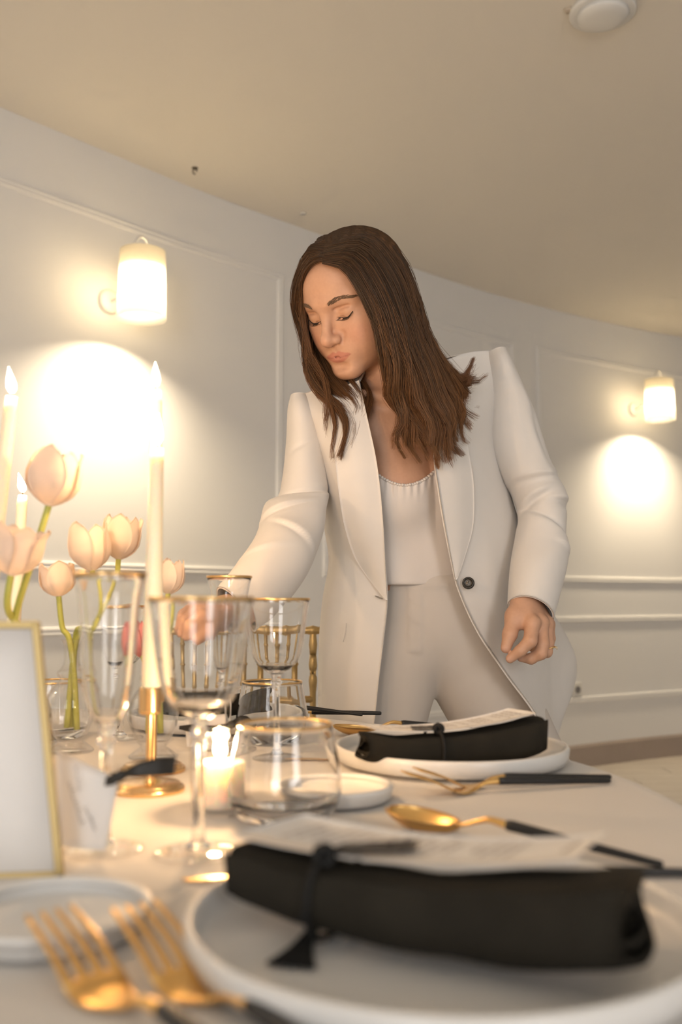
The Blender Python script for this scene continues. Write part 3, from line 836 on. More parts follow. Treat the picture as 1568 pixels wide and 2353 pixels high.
tulip(atY(386, 1366, 1.20), up_from(386, 1366, 398, 1285, 1.20), .047, .0185, "small white tulip right of the front candle", [atY(378, 1430, 1.18), vaz(V2, .128, .004), vaz(V2, .028, .008)], open_=.8, spin=.3)
tulip(atY(327, 1512, 1.15), up_from(327, 1512, 322, 1425, 1.15), .045, .0130, "pink flower bud hidden behind the front candle", [atY(338, 1530, 1.13), vaz(V2, .128, -.004), vaz(V2, .028, -.006)], m=M_PINK, open_=.75)

# ------------------------------------------------------------------ framed sign (seen from behind), name cards and ribbons
BR = atZ(138, 2010, TZ); TRp = atY(83, 1437, BR[1] + .022)
dirw = np.array([-.985, -.10, 0]); W = .125
BL = BR + dirw * W; TL = TRp + dirw * W
fs = thing("framed_sign", "white sign in a thin gold metal frame at the left edge", "framed sign", (BR + BL) / 2)
nrm = np.cross(TRp - BR, dirw); nrm /= np.linalg.norm(nrm)
if nrm[1] > 0: nrm = -nrm
def bar(a, b, w, d):
    a, b = np.array(a), np.array(b); ax = b - a; ax /= np.linalg.norm(ax); s = np.cross(nrm, ax)
    V = []
    for p in (a, b):
        for (i, j) in ((-1, -1), (1, -1), (1, 1), (-1, 1)): V.append(p + s * i * w / 2 + nrm * j * d / 2)
    return np.array(V), [(0, 1, 2, 3), (7, 6, 5, 4), (0, 4, 5, 1), (1, 5, 6, 2), (2, 6, 7, 3), (3, 7, 4, 0)]
for a, b_ in ((BR, TRp), (BL, TL), (BR, BL), (TRp, TL)):
    e = (b_ - a) / np.linalg.norm(b_ - a) * .0025
    bevel(wobj("frame_bar", bar(a - e, b_ + e, .0052, .008), M_FRAMEG, fs, False), .0008)
G = np.array([[BR + (BL - BR) * u + ((TRp - BR) + ((TL - BL) - (TRp - BR)) * u) * v for u in np.linspace(.02, .98, 5)] for v in np.linspace(.015, .985, 5)])
wobj("sign_panel", shell(G, .003), M_PAPER, fs)

def quadsheet(tl, tr, br, bl, bulge, n=10):
    G = []
    for v in np.linspace(0, 1, n):
        row = []
        for u in np.linspace(0, 1, n):
            p = (np.array(tl) * (1 - u) + np.array(tr) * u) * (1 - v) + (np.array(bl) * (1 - u) + np.array(br) * u) * v
            row.append(p + np.array([0, -bulge * math.sin(math.pi * u), 0]))
        G.append(row)
    return np.array(G)
def ribbon_strip(pts, widths, wdir=(0, 0, 1)):
    P = crom(pts, 24); w = np.interp(np.linspace(0, 1, 24), np.linspace(0, 1, len(widths)), widths); wd = np.array(wdir, float); wd /= np.linalg.norm(wd)
    return shell(np.array([[p + wd * a * ww / 2 for a in np.linspace(-1, 1, 5)] for p, ww in zip(P, w)]), .0007)
YC = .672
nc = thing("name_card", "white handwritten name card hanging from the blurred flute", "name card", atY(195, 1950, YC), group="name cards tied to flutes")
G = quadsheet(atY(133, 1722, YC + .006), atY(274, 1788, YC), atY(243, 1955, YC - .004), atY(138, 1942, YC + .004), .003)
wobj("card", shell(G, .0006), M_PAPER, nc)
def script_line(p0, p1, amp, loops, seed):
    rs = random.Random(seed); n = loops * 10; P = []
    d = np.array(p1) - np.array(p0); L_ = np.linalg.norm(d[[0, 2]]); ax = d / np.linalg.norm(d)
    pr = np.array([-ax[2], 0, ax[0]])
    hs = [rs.uniform(.45, 1.0) * (1.6 if rs.random() < .2 else 1) for _ in range(loops + 1)]
    for i in range(n + 1):
        t = i / n; k = int(t * loops); ph = t * loops * 2 * math.pi
        P.append(np.array(p0) + d * t + ax * amp * .24 * math.sin(ph + hs[k]) + pr * amp * hs[k] * (math.cos(ph) * -.5 + .5))
    return tube(np.array(P), .00020, 5)
off = np.array([0, -.0052, 0])
wobj("handwriting", join(script_line(atY(160, 1793, YC) + off, atY(190, 1893, YC) + off, .0024, 11, 3), script_line(atY(176, 1755, YC) + off, atY(186, 1815, YC) + off, .0022, 6, 4),
                         script_line(atY(198, 1850, YC) + off, atY(222, 1905, YC) + off, .0022, 7, 8)), M_INK, nc)["kind"] = "stuff"
rb = thing("ribbon_bow", "black ribbon knotted to the near name card beside the candlestick", "ribbon", atY(278, 1784, YC - .006), group="black ribbons tied to flutes")
YR = YC - .006
wobj("knot", xform(lathe(crom([(.0003, -.006), (.0034, -.003), (.0038, 0), (.0034, .003), (.0003, .006)], 14), 16), np.array([[.5, 0, .86], [0, 1, 0], [-.86, 0, .5]]), atY(276, 1783, YR)), M_RIBBON, rb)
wobj("tail", ribbon_strip([atY(280, 1781, YR), atY(315, 1769, YR - .004), atY(360, 1762, YR - .002), atY(402, 1759, YR + .006)], [.004, .0095, .0125, .0125], (.08, .05, 1)), M_RIBBON, rb)
wobj("tail", ribbon_strip([atY(274, 1784, YR), atY(262, 1790, YR - .003), atY(243, 1796, YR)], [.005, .008, .006], (.1, .2, 1)), M_RIBBON, rb)
wobj("loop", tube(crom([atY(276, 1783, YR), atY(262, 1776, .70), atY(254, 1778, .712), atY(262, 1784, .70), atY(276, 1785, YR)], 20), .0009, 6), M_RIBBON, rb)
YC2 = tpx(523, 1722)[1] - .012
nc2 = thing("name_card", "small plain name card on the farther flute behind the votive", "name card", atY(480, 1722, YC2), group="name cards tied to flutes")
wobj("card", shell(quadsheet(atY(424, 1652, YC2), atY(518, 1640, YC2), atY(520, 1722, YC2 - .004), atY(430, 1716, YC2), .002), .0006), M_PAPER, nc2)
rb2 = thing("ribbon_bow", "black ribbon tied round the farther flute above the votive flame", "ribbon", atY(525, 1665, YC2 - .006), group="black ribbons tied to flutes")
YR2 = YC2 - .010
wobj("knot", xform(lathe(crom([(.0003, -.008), (.0042, -.003), (.0046, 0), (.0042, .003), (.0003, .008)], 14), 16), np.array([[.3, 0, .95], [0, 1, 0], [-.95, 0, .3]]), atY(532, 1665, YR2)), M_RIBBON, rb2)
wobj("tail", ribbon_strip([atY(530, 1666, YR2), atY(490, 1674, YR2 - .004), atY(450, 1674, YR2), atY(412, 1672, YR2 + .004)], [.005, .007, .011, .004], (.05, .1, 1)), M_RIBBON, rb2)
wobj("tail", ribbon_strip([atY(532, 1664, YR2), atY(550, 1656, YR2 - .004), atY(566, 1656, YR2), atY(584, 1666, YR2 + .004)], [.006, .011, .011, .008], (.05, .1, 1)), M_RIBBON, rb2)

# ------------------------------------------------------------------ gold bamboo-style chair behind the glasses
def bamboo(p0, p1, r, nodes, n=12):
    p0, p1 = np.array(p0, float), np.array(p1, float)
    ts, rs_ = [0.0], [r]
    for t in nodes:
        ts += [t - .03, t - .012, t, t + .012, t + .03]; rs_ += [r, r * 1.22, r * 1.38, r * 1.22, r]
    ts.append(1.0); rs_.append(r)
    ts = np.array(ts)
    return tube(p0 + (p1 - p0) * ts[:, None], rs_, n)
CHX, CHY, CHA = -.231, 1.885, 0.0
ch = thing("chiavari_chair", "gold bamboo-style banquet chair behind the glasses left of the woman", "chair", (CHX, CHY, 0), CHA)
W2 = .19; zb = .719; zt = .864
seat = obj("seat", box(-.19, .19, -.19, .19, .425, .455), M_CHAIR, ch, False); bevel(seat, .01)
cu_ = obj("cushion", box(-.18, .18, -.18, .18, .455, .485), mat("ivory_cushion", (.75, .72, .66), .8), ch, False); bevel(cu_, .014, 3)
for sx in (-1, 1):
    obj("leg", bamboo((sx * .175, -.175, 0), (sx * .175, -.175, .43), .013, [.25, .5, .75]), M_CHAIR, ch)
    obj("back_post", bamboo((sx * .170, .20, 0), (sx * .170, .222, zt + .004), .0068, [.2, .4, .6, .75, .87, .91, .96]), M_CHAIR, ch)
    obj("side_stretcher", bamboo((sx * .175, -.175, .18), (sx * .172, .195, .18), .008, [.3, .7]), M_CHAIR, ch)
obj("front_stretcher", bamboo((-.175, -.175, .22), (.175, -.175, .22), .008, [.3, .7]), M_CHAIR, ch)
obj("top_rail", bamboo((-.197, .222, zt), (.197, .222, zt), .0080, [.06, .2, .35, .5, .65, .8, .93]), M_CHAIR, ch)
obj("lower_rail", bamboo((-.17, .217, zb - .003), (.17, .217, zb - .003), .0075, [.1, .3, .5, .7, .9]), M_CHAIR, ch)
obj("seat_rail", bamboo((-.17, .212, .56), (.17, .212, .56), .0075, [.1, .3, .5, .7, .9]), M_CHAIR, ch)
for x in np.linspace(-.130, .130, 8).tolist():
    obj("spindle", bamboo((x, .217, zb), (x, .224, zt), .0065, [.22, .5, .78]), M_CHAIR, ch)
# ================================================================== signed-distance modelling
def ell(P, c, r):
    q = P - np.asarray(c); r = np.asarray(r, float)
    k0 = np.linalg.norm(q / r, axis=1); k1 = np.linalg.norm(q / (r * r), axis=1) + 1e-9
    return k0 * (k0 - 1) / k1
def sph(P, c, r): return np.linalg.norm(P - np.asarray(c), axis=1) - r
def capsule(P, a, b, ra, rb=None):
    a, b = np.asarray(a, float), np.asarray(b, float); rb = ra if rb is None else rb
    ab = b - a; t = np.clip(((P - a) @ ab) / (ab @ ab), 0, 1)
    return np.linalg.norm(P - a - t[:, None] * ab, axis=1) - (ra + (rb - ra) * t)
def smin(a, b, k):
    h = np.maximum(k - np.abs(a - b), 0) / k
    return np.minimum(a, b) - h * h * k * .25
def smax(a, b, k): return -smin(-a, -b, k)
def sdf_mesh(fn, lo, hi, h, co=4):
    """naive surface nets, evaluated only in blocks near the surface"""
    lo, hi = np.asarray(lo, float), np.asarray(hi, float)
    nb = np.ceil((hi - lo) / (h * co)).astype(int); n = nb * co + 1
    cc = [lo[a] + (np.arange(nb[a]) + .5) * h * co for a in range(3)]
    C = np.stack(np.meshgrid(*cc, indexing='ij'), -1).reshape(-1, 3)
    d = fn(C); rad = h * co * .87 * 1.35
    act = np.abs(d) < rad
    V = np.empty(n, np.float32)
    sg = np.where(d < 0, -1., 1.).reshape(nb)
    big = np.repeat(np.repeat(np.repeat(sg, co, 0), co, 1), co, 2)
    V[:-1, :-1, :-1] = big; V[-1] = 1; V[:, -1] = 1; V[:, :, -1] = 1
    ids = np.argwhere(act.reshape(nb))
    mark = np.zeros(n, bool)
    o = np.stack(np.meshgrid(*[np.arange(co + 1)] * 3, indexing='ij'), -1).reshape(-1, 3)
    for q in o:
        p = ids * co + q; mark[p[:, 0], p[:, 1], p[:, 2]] = True
    pi = np.argwhere(mark)
    vals = np.concatenate([fn(lo + ch * h) for ch in np.array_split(pi, max(1, len(pi) // 300000))])
    V[mark] = vals
    S = V < 0
    # active cells
    c000 = S[:-1, :-1, :-1]
    anyv = np.zeros(c000.shape, np.int8)
    for i in (0, 1):
        for j in (0, 1):
            for k in (0, 1):
                anyv += S[i:n[0] - 1 + i, j:n[1] - 1 + j, k:n[2] - 1 + k]
    cells = np.argwhere((anyv > 0) & (anyv < 8))
    idx = -np.ones(c000.shape, np.int64); idx[cells[:, 0], cells[:, 1], cells[:, 2]] = np.arange(len(cells))
    acc = np.zeros((len(cells), 3)); cnt = np.zeros(len(cells))
    corners = [(i, j, k) for i in (0, 1) for j in (0, 1) for k in (0, 1)]
    val = {c: V[cells[:, 0] + c[0], cells[:, 1] + c[1], cells[:, 2] + c[2]] for c in corners}
    for a in corners:
        for ax in range(3):
            if a[ax] == 0:
                b = list(a); b[ax] = 1; b = tuple(b)
                va, vb = val[a], val[b]; m = (va < 0) != (vb < 0)
                t = va / (va - vb + 1e-20)
                p = np.tile(np.array(a, float), (len(cells), 1)); p[:, ax] = t
                acc[m] += p[m]; cnt[m] += 1
    verts = lo + (cells + acc / np.maximum(cnt, 1)[:, None]) * h
    faces = []
    for ax in range(3):
        b, c = (ax + 1) % 3, (ax + 2) % 3
        sl0 = [slice(None)] * 3; sl1 = [slice(None)] * 3
        sl0[ax] = slice(0, -1); sl1[ax] = slice(1, None)
        A, B = S[tuple(sl0)], S[tuple(sl1)]
        e = np.argwhere(A != B)
        e = e[(e[:, b] > 0) & (e[:, c] > 0) & (e[:, b] < n[b] - 1) & (e[:, c] < n[c] - 1)]
        ins = A[e[:, 0], e[:, 1], e[:, 2]]
        def cell(db, dc):
            q = e.copy(); q[:, b] -= db; q[:, c] -= dc; return idx[q[:, 0], q[:, 1], q[:, 2]]
        f = np.stack([cell(1, 1), cell(0, 1), cell(0, 0), cell(1, 0)], 1)
        ok = (f >= 0).all(1); f, ins = f[ok], ins[ok]
        f[~ins] = f[~ins][:, ::-1]
        faces.append(f)
    return verts, np.concatenate(faces)
def np_mesh(name, V, Fq):
    me = bpy.data.meshes.new(name)
    me.vertices.add(len(V)); me.vertices.foreach_set("co", np.asarray(V, np.float32).ravel())
    Fq = np.asarray(Fq, np.int32); k = Fq.shape[1]
    me.loops.add(Fq.size); me.loops.foreach_set("vertex_index", Fq.ravel())
    me.polygons.add(len(Fq)); me.polygons.foreach_set("loop_start", np.arange(0, Fq.size, k, dtype=np.int32))
    me.polygons.foreach_set("use_smooth", np.ones(len(Fq), bool))
    me.update(calc_edges=True); me.validate()
    return me
def set_color(me, C):
    at = me.color_attributes.new("Col", 'FLOAT_COLOR', 'POINT')
    at.data.foreach_set("color", np.concatenate([C, np.ones((len(C), 1))], 1).astype(np.float32).ravel())

# ================================================================== the woman
person = thing("person", "woman in a white blazer and trousers leaning over the table", "person", (.14, 1.69, 0))
def W3(x, y, Y): return atY(x, y, Y)

# ---- head frame: turned to her right, looking down at the table
HY = 1.500
EYE = W3(759, 718, HY)
e3 = -ray(760, 737); e3 /= np.linalg.norm(e3)
e1 = np.array([1., 0, 0]); e1 -= e3 * (e1 @ e3); e1 /= np.linalg.norm(e1); e2 = np.cross(e3, e1)
YAW, PDN, ROLL = math.radians(38), math.radians(15), math.radians(11)
Rl = math.cos(YAW) * e1 + math.sin(YAW) * e3
fw0 = -math.sin(YAW) * e1 + math.cos(YAW) * e3
Fw = math.cos(PDN) * fw0 - math.sin(PDN) * e2
Up = math.cos(PDN) * e2 + math.sin(PDN) * fw0
def roll3(v): return math.cos(ROLL) * v + math.sin(ROLL) * np.cross(e3, v) + e3 * (e3 @ v) * (1 - math.cos(ROLL))
Rl, Fw, Up = roll3(Rl), roll3(Fw), roll3(Up)
HS = 1.0                                                   # head scale
HC = EYE - HS * (Fw * .076 + Up * .010)
HB = np.stack([Rl, Fw, Up], 1)                            # columns: her left, forward, up
def to_head(P): return ((P - HC) @ HB) / HS
def from_head(p): return HC + HS * (np.asarray(p, float) @ HB.T)

def head_local(q):
    """q in head space: x to her left, y forward, z up"""
    a = q.copy(); a[:, 0] = np.abs(a[:, 0])
    d = ell(q, (0, -.014, .036), (.0725, .094, .073))
    d = smin(d, ell(q, (0, .022, .044), (.057, .068, .056)), .03)              # forehead
    d = smin(d, ell(q, (0, .026, -.014), (.0595, .060, .066)), .03)            # mid face
    d = smin(d, ell(q, (0, .037, -.055), (.043, .050, .041)), .035)            # lower jaw
    d = smin(d, capsule(a, (.050, .000, -.048), (.010, .078, -.085), .0150, .0130), .030)   # jaw line
    d = smin(d, ell(q, (0, .0865, -.0845), (.0175, .0150, .0135)), .022)       # chin
    d = smin(d, ell(a, (.0405, .052, -.012), (.021, .023, .017)), .022)        # cheekbone
    d = smin(d, ell(a, (.033, .058, -.040), (.022, .024, .026)), .024)         # cheek
    d = smin(d, capsule(a, (.010, .0845, .0275), (.044, .0660, .0270), .0085, .0075), .016)  # brow
    d = smin(d, ell(q, (0, .0835, .0240), (.0150, .0100, .0150)), .014)          # glabella
    d = smax(d, -ell(a, (.0305, .1010, .0085), (.0190, .0175, .0125)), .014)   # eye socket
    d = smin(d, ell(a, (.0310, .0690, .0075), (.0150, .0148, .0128)), .004)    # lids over the eyeball
    d = smax(d, -capsule(a, (.0180, .0845, .0155), (.0400, .0775, .0160), .0016, .0008), .006)   # lid crease
    d = smax(d, -capsule(a, (.0175, .0830, .0000), (.0420, .0755, .0005), .0013, .0010), .003)   # lash line groove
    # nose
    n = capsule(q, (0, .0830, .0200), (0, .1060, -.0200), .0066, .0080)
    n = smin(n, ell(q, (0, .1085, -.0265), (.0098, .0105, .0092)), .010)
    n = smin(n, ell(a, (.0120, .0975, -.0300), (.0068, .0090, .0068)), .008)
    n = smin(n, capsule(q, (0, .090, -.0350), (0, .1060, -.0330), .0052, .0050), .006)
    d = smin(d, n, .011)
    d = smax(d, -capsule(a, (.0060, .1020, -.0395), (.0092, .0960, -.0380), .0030, .0026), .004)
    d = smax(d, -capsule(a, (.0205, .0900, -.0235), (.0170, .0935, -.0370), .0014, .0012), .008)    # wing crease
    # mouth
    d = smin(d, ell(q, (0, .0825, -.0560), (.0275, .0125, .0165)), .016)       # muzzle
    up = capsule(a, (.0000, .0926, -.0542), (.0250, .0815, -.0570), .0038, .0017)
    lo_ = capsule(a, (.0000, .0914, -.0640), (.0210, .0835, -.0600), .0046, .0022)
    d = smin(d, up, .005); d = smin(d, lo_, .005)
    d = smax(d, -capsule(a, (.0000, .0978, -.0590), (.0270, .0865, -.0578), .0011, .0009), .0035)
    d = smax(d, -ell(q, (0, .1020, -.0745), (.0150, .0080, .0050)), .012)      # below the lip
    d = smax(d, -capsule(q, (0, .1005, -.0420), (0, .1005, -.0480), .0010), .006)
    # ears
    e = ell(a, (.0740, -.006, -.004), (.0085, .017, .028))
    d = smin(d, e, .008)
    return d
SHL, SHR = W3(742, 985, 1.615), W3(1090, 905, 1.715)      # her right / left shoulder joints
sh_ax = SHR - SHL; sh_ax /= np.linalg.norm(sh_ax)
NB = W3(925, 905, 1.640)
WAIST = W3(962, 1315, 1.690)
tor_up = NB - WAIST; tor_up /= np.linalg.norm(tor_up)
tor_f = np.cross(sh_ax, tor_up); tor_f /= np.linalg.norm(tor_f)
if tor_f[1] > 0: tor_f = -tor_f
TB = np.stack([np.cross(tor_f, tor_up) * -1, tor_f, tor_up], 1)
CH = W3(928, 1015, 1.655)
def to_tor(P, c): return (P - c) @ TB
def torso(P):
    q = to_tor(P, CH)
    d = ell(q, (0, 0, 0), (.138, .086, .115))
    d = smin(d, capsule(P, SHL, SHR, .034), .05)
    d = smin(d, capsule(P, NB - tor_up * .01, (SHL + NB) / 2 + tor_up * .006, .028, .024), .05)
    d = smin(d, capsule(P, NB - tor_up * .01, (SHR + NB) / 2 + tor_up * .006, .028, .024), .05)
    a = q.copy(); a[:, 0] = np.abs(a[:, 0])
    d = smin(d, ell(a, (.052, .056, -.085), (.054, .050, .060)), .05)           # bust
    d = smin(d, ell(to_tor(P, (CH + WAIST) / 2), (0, -.004, -.02), (.128, .082, .130)), .05)
    d = smin(d, ell(to_tor(P, WAIST), (0, 0, 0), (.125, .085, .10)), .05)
    d = smin(d, capsule(a, (.006, .076, .062), (.10, .050, .088), .0075, .0065), .022)      # collar bones
    d = smax(d, -ell(q, (0, .098, .074), (.010, .014, .010)), .018)             # notch
    return d
def neck(P):
    a = from_head((0, -.022, -.030)); b = NB
    d = capsule(P, a, b, .050, .056)
    st1 = capsule(P, from_head((-.052, -.015, -.035)), CH + TB @ np.array([.004, .074, .066]), .011, .008)
    st2 = capsule(P, from_head((.052, -.015, -.035)), CH + TB @ np.array([.014, .074, .066]), .011, .008)
    return smin(d, np.minimum(st1, st2), .02)
def body_fn(P):
    hd = head_local(to_head(P)) * HS
    d = smin(neck(P), torso(P), .045)
    return smin(hd, d, .020)

# ---- her left hand (image right), relaxed; landmarks read from the photograph
def hpx(x, y, Y): return W3(1080 + x / 6.03, 1300 + y / 6.03, Y)
HW = W3(1220, 1330, 1.612)
def hand_left(P):
    k1 = hpx(868, 800, 1.536); k2 = hpx(985, 790, 1.552); k3 = hpx(1062, 800, 1.568); k4 = hpx(1100, 810, 1.584)
    wr = hpx(765, 470, 1.570)
    d = capsule(P, HW, wr, .0200, .0208)
    d = smin(d, capsule(P, hpx(740, 540, 1.562), k1, .0150, .0125), .012)
    d = smin(d, capsule(P, hpx(780, 520, 1.568), k2, .0165, .0118), .012)
    d = smin(d, capsule(P, hpx(830, 520, 1.576), k3, .0160, .0110), .012)
    d = smin(d, capsule(P, hpx(860, 540, 1.584), k4, .0150, .0098), .012)
    d = smin(d, capsule(P, hpx(700, 590, 1.562), hpx(630, 700, 1.550), .0145, .0145), .014)      # ball of the thumb
    th = capsule(P, hpx(622, 690, 1.550), hpx(556, 950, 1.536), .0138, .0112)
    th = smin(th, capsule(P, hpx(556, 950, 1.536), hpx(500, 1140, 1.530), .0112, .0082), .006)
    d = smin(d, th, .010)
    d = smin(d, capsule(P, hpx(640, 740, 1.552), hpx(780, 800, 1.546), .0090, .0090), .014)      # web
    def finger(pts, r):
        f = None
        for a, b, ra, rb in zip(pts[:-1], pts[1:], r[:-1], r[1:]):
            c = capsule(P, a, b, ra, rb); f = c if f is None else smin(f, c, .004)
        return f
    i_ = finger([k1, hpx(838, 1040, 1.520), hpx(700, 1180, 1.522), hpx(560, 1288, 1.528)], [.0122, .0106, .0090, .0072])
    m_ = finger([k2, hpx(1010, 1085, 1.536), hpx(985, 1215, 1.534), hpx(850, 1290, 1.540), hpx(715, 1275, 1.548)], [.0118, .0104, .0098, .0084, .0068])
    r_ = finger([k3, hpx(1085, 1070, 1.556), hpx(1065, 1195, 1.553), hpx(960, 1190, 1.560), hpx(860, 1135, 1.566)], [.0108, .0094, .0090, .0078, .0066])
    p_ = finger([k4, hpx(1118, 1010, 1.580), hpx(1098, 1105, 1.578), hpx(1020, 1120, 1.580), hpx(950, 1090, 1.582)], [.0092, .0078, .0076, .0066, .0058])
    for f in (i_, m_, r_, p_): d = smin(d, f, .0035)
    for kk in (k1, k2, k3): d = smin(d, sph(P, kk + np.array([0, -.004, .002]), .0095), .008)
    return d
# ---- her right hand, reaching to the table behind the glasses
RW0, RW1 = W3(560, 1392, 1.335), W3(520, 1408, 1.300)
def hand_right(P):
    d = capsule(P, RW0, RW1, .0245, .0225)
    kn = [W3(462, 1420, 1.235), W3(452, 1410, 1.250), W3(446, 1402, 1.268), W3(446, 1398, 1.285)]
    for i, k in enumerate(kn): d = smin(d, capsule(P, RW1, k, .0165, .0112), .012)
    tips = [(W3(430, 1442, 1.222), W3(420, 1462, 1.222)), (W3(418, 1432, 1.236), W3(404, 1454, 1.234)), (W3(410, 1424, 1.256), W3(396, 1446, 1.252)), (W3(412, 1418, 1.278), W3(400, 1438, 1.276))]
    for k, (a, b) in zip(kn, tips):
        f = smin(capsule(P, k, a, .0108, .0090), capsule(P, a, b, .0090, .0068), .004); d = smin(d, f, .0035)
    t = smin(capsule(P, W3(500, 1424, 1.275), W3(478, 1450, 1.240), .0150, .0115), capsule(P, W3(478, 1450, 1.240), W3(452, 1470, 1.222), .0112, .0076), .005)
    return smin(d, t, .010)
ELL, ELR = W3(680, 1165, 1.525), W3(1248, 1185, 1.690)
def arms(P):
    d = smin(capsule(P, SHL, ELL, .018, .020), capsule(P, ELL, RW0, .020, .0205), .01)
    e = smin(capsule(P, SHR, ELR, .018, .020), capsule(P, ELR, HW, .020, .0205), .01)
    return np.minimum(d, e)

QH = 0.0017
lo = np.min([from_head((x, y, z)) for x in (-.09, .09) for y in (-.12, .125) for z in (-.12, .13)], 0)
hi = np.max([from_head((x, y, z)) for x in (-.09, .09) for y in (-.12, .125) for z in (-.12, .13)], 0)
lo2 = np.minimum(lo, [W3(780, 1180, 1.6)[0], 1.50, W3(900, 1180, 1.55)[2]]); hi2 = np.maximum(hi, [W3(1060, 900, 1.62)[0], 1.74, hi[2]])
Vh, Fh = sdf_mesh(body_fn, lo2, hi2, QH)
def hb(c, r): return np.asarray(c) - r, np.asarray(c) + r
hc = hpx(800, 880, 1.555)
Vl, Fl = sdf_mesh(hand_left, hc - [.075, .055, .085], hc + [.075, .055, .085], .0014)
hc2 = W3(470, 1420, 1.265)
Vr, Fr = sdf_mesh(hand_right, hc2 - [.08, .09, .07], hc2 + [.08, .09, .07], .0022)
Va, Fa = sdf_mesh(lambda P: np.minimum(arms(P), torso(P) + .008), W3(560, 1500, 1.75) - [.12, .55, .02], W3(1300, 800, 1.65) + [.08, .2, .05], .008)
# vertex colours: the skin itself, lips, cheeks, knuckles, nails
def skin_colors(V):
    base = np.array([.60, .345, .225]); C = np.tile(base, (len(V), 1))
    q = to_head(V); a = np.abs(q[:, 0])
    def blend(mask, col):
        nonlocal C
        m = np.clip(mask, 0, 1)[:, None]; C = C * (1 - m) + np.array(col) * m
    near = (q[:, 1] > .055)
    # cheeks
    blend(.40 * np.exp(-(((a - .042) / .018) ** 2 + ((q[:, 2] + .028) / .02) ** 2)) * near, (.60, .27, .19))
    blend(.30 * np.exp(-((a / .012) ** 2 + ((q[:, 2] + .027) / .012) ** 2)) * near, (.60, .28, .19))
    # lips
    zu = -.0500 - .0060 * (a / .025) ** 2 + .0018 * np.exp(-((a - .006) / .005) ** 2) - .0012 * np.exp(-(a / .003) ** 2); zl = -.0694 + .0112 * (a / .025) ** 2
    inl = np.clip((zu - q[:, 2]) / .0012, 0, 1) * np.clip((q[:, 2] - zl) / .0016, 0, 1) * np.clip((.0255 - a) / .002, 0, 1) * (q[:, 1] > .074)
    blend(inl * .85, (.52, .20, .145))
    ml = np.exp(-((q[:, 2] + .0592 - .0012 * (a / .025) ** 2) / .0010) ** 2) * np.clip((.0265 - a) / .003, 0, 1) * (q[:, 1] > .076)
    blend(ml * .55, (.30, .10, .07))
    # upper lids a touch browner (make-up)
    blend(.35 * np.exp(-(((a - .031) / .014) ** 2 + ((q[:, 2] - .010) / .007) ** 2)) * near, (.50, .29, .18))
    for c in (hpx(540, 1298, 1.522), hpx(470, 1165, 1.524), hpx(700, 1278, 1.542)):
        blend(.55 * np.exp(-(np.linalg.norm(V - c, axis=1) / .0062) ** 2), (.70, .42, .33))
    return C
V_all = [Vh, Vl, Vr, Va]; n = 0; F_all = []
for V_, F_ in zip(V_all, (Fh, Fl, Fr, Fa)): F_all.append(F_ + n); n += len(V_)
V_all = np.concatenate(V_all); F_all = np.concatenate(F_all)
body = link("body", np_mesh("body", V_all - np.array(person.location), F_all), mat("skin", (.7, .45, .32), .48, attr="Col", var=.05, vscale=220, bump=.06, bscale=1400), person)
set_color(body.data, skin_colors(V_all))
body["label"] = "bare skin of face, neckline and hands"

# surface probe along head-space -y
def face_y(x, z, y0=.13):
    p = np.array([[x, y0, z]], float)
    for _ in range(60):
        d = head_local(p)[0]
        if d < 1e-4: break
        p[0, 1] -= max(d * .7, 2e-4)
    return p[0, 1]
def strand(P, r0, r1, n=3):
    return tube(P, np.linspace(r0, r1, len(P)), n, cap=False)
def face_hairs(name, strands, m):
    return wobj(name, join(*strands), m, person)
M_BROW = mat("brow_brown", (.17, .105, .062), .7)
M_LASH = mat("lash_black", (.02, .014, .010), .6)
brows, lashes = [], []
for sx in (-1, 1):
    rs = random.Random(3 + sx)
    for i in range(150):
        t = rs.random(); w = (.0036 * (1 - .5 * t)) * (0.55 + .45 * min(1, t * 6))
        x = .0160 + t * .036; z = .0275 + .0042 * math.sin(min(1, t * 1.15) * math.pi * .62) - .0052 * max(0, t - .62) * 2.2 + rs.uniform(-1, 1) * w
        dx, dz = .0050, .0012 + .003 * (1 - t) - .003 * t
        pts = [(sx * (x + dx * s), face_y(sx * (x + dx * s), z + dz * s) + .0006 + .0006 * math.sin(s * 3), z + dz * s) for s in (0, .5, 1)]
        brows.append(strand(np.array([from_head(p) for p in pts]), .00050, .00018))
    # upper lash line: a thick dark margin plus separate lashes
    xs_ = np.linspace(.0170, .0452, 16); zc = lambda x: .0012 - .0030 * math.sin((x - .017) / .0282 * math.pi) + .0040 * max(0, (x - .036)) / .009
    pts = [(sx * x, face_y(sx * x, zc(x)) + .0004, zc(x)) for x in xs_]
    lashes.append(tube(np.array([from_head(p) for p in pts]), np.concatenate([np.linspace(.0003, .0010, 8), np.linspace(.0011, .0005, 8)]), 6))
    for i in range(36):
        x = .0185 + i / 35 * .0265; z = zc(x); y = face_y(sx * x, z); o_ = (x - .031) * .35
        pts = [(sx * x, y, z), (sx * (x + o_ * .4), y + .0035, z - .0022), (sx * (x + o_), y + .0062, z - .0024)]
        lashes.append(strand(crom([from_head(p) for p in pts], 5), .00030, .00010))
face_hairs("eyebrows", brows, M_BROW); face_hairs("eyelashes", lashes, M_LASH)

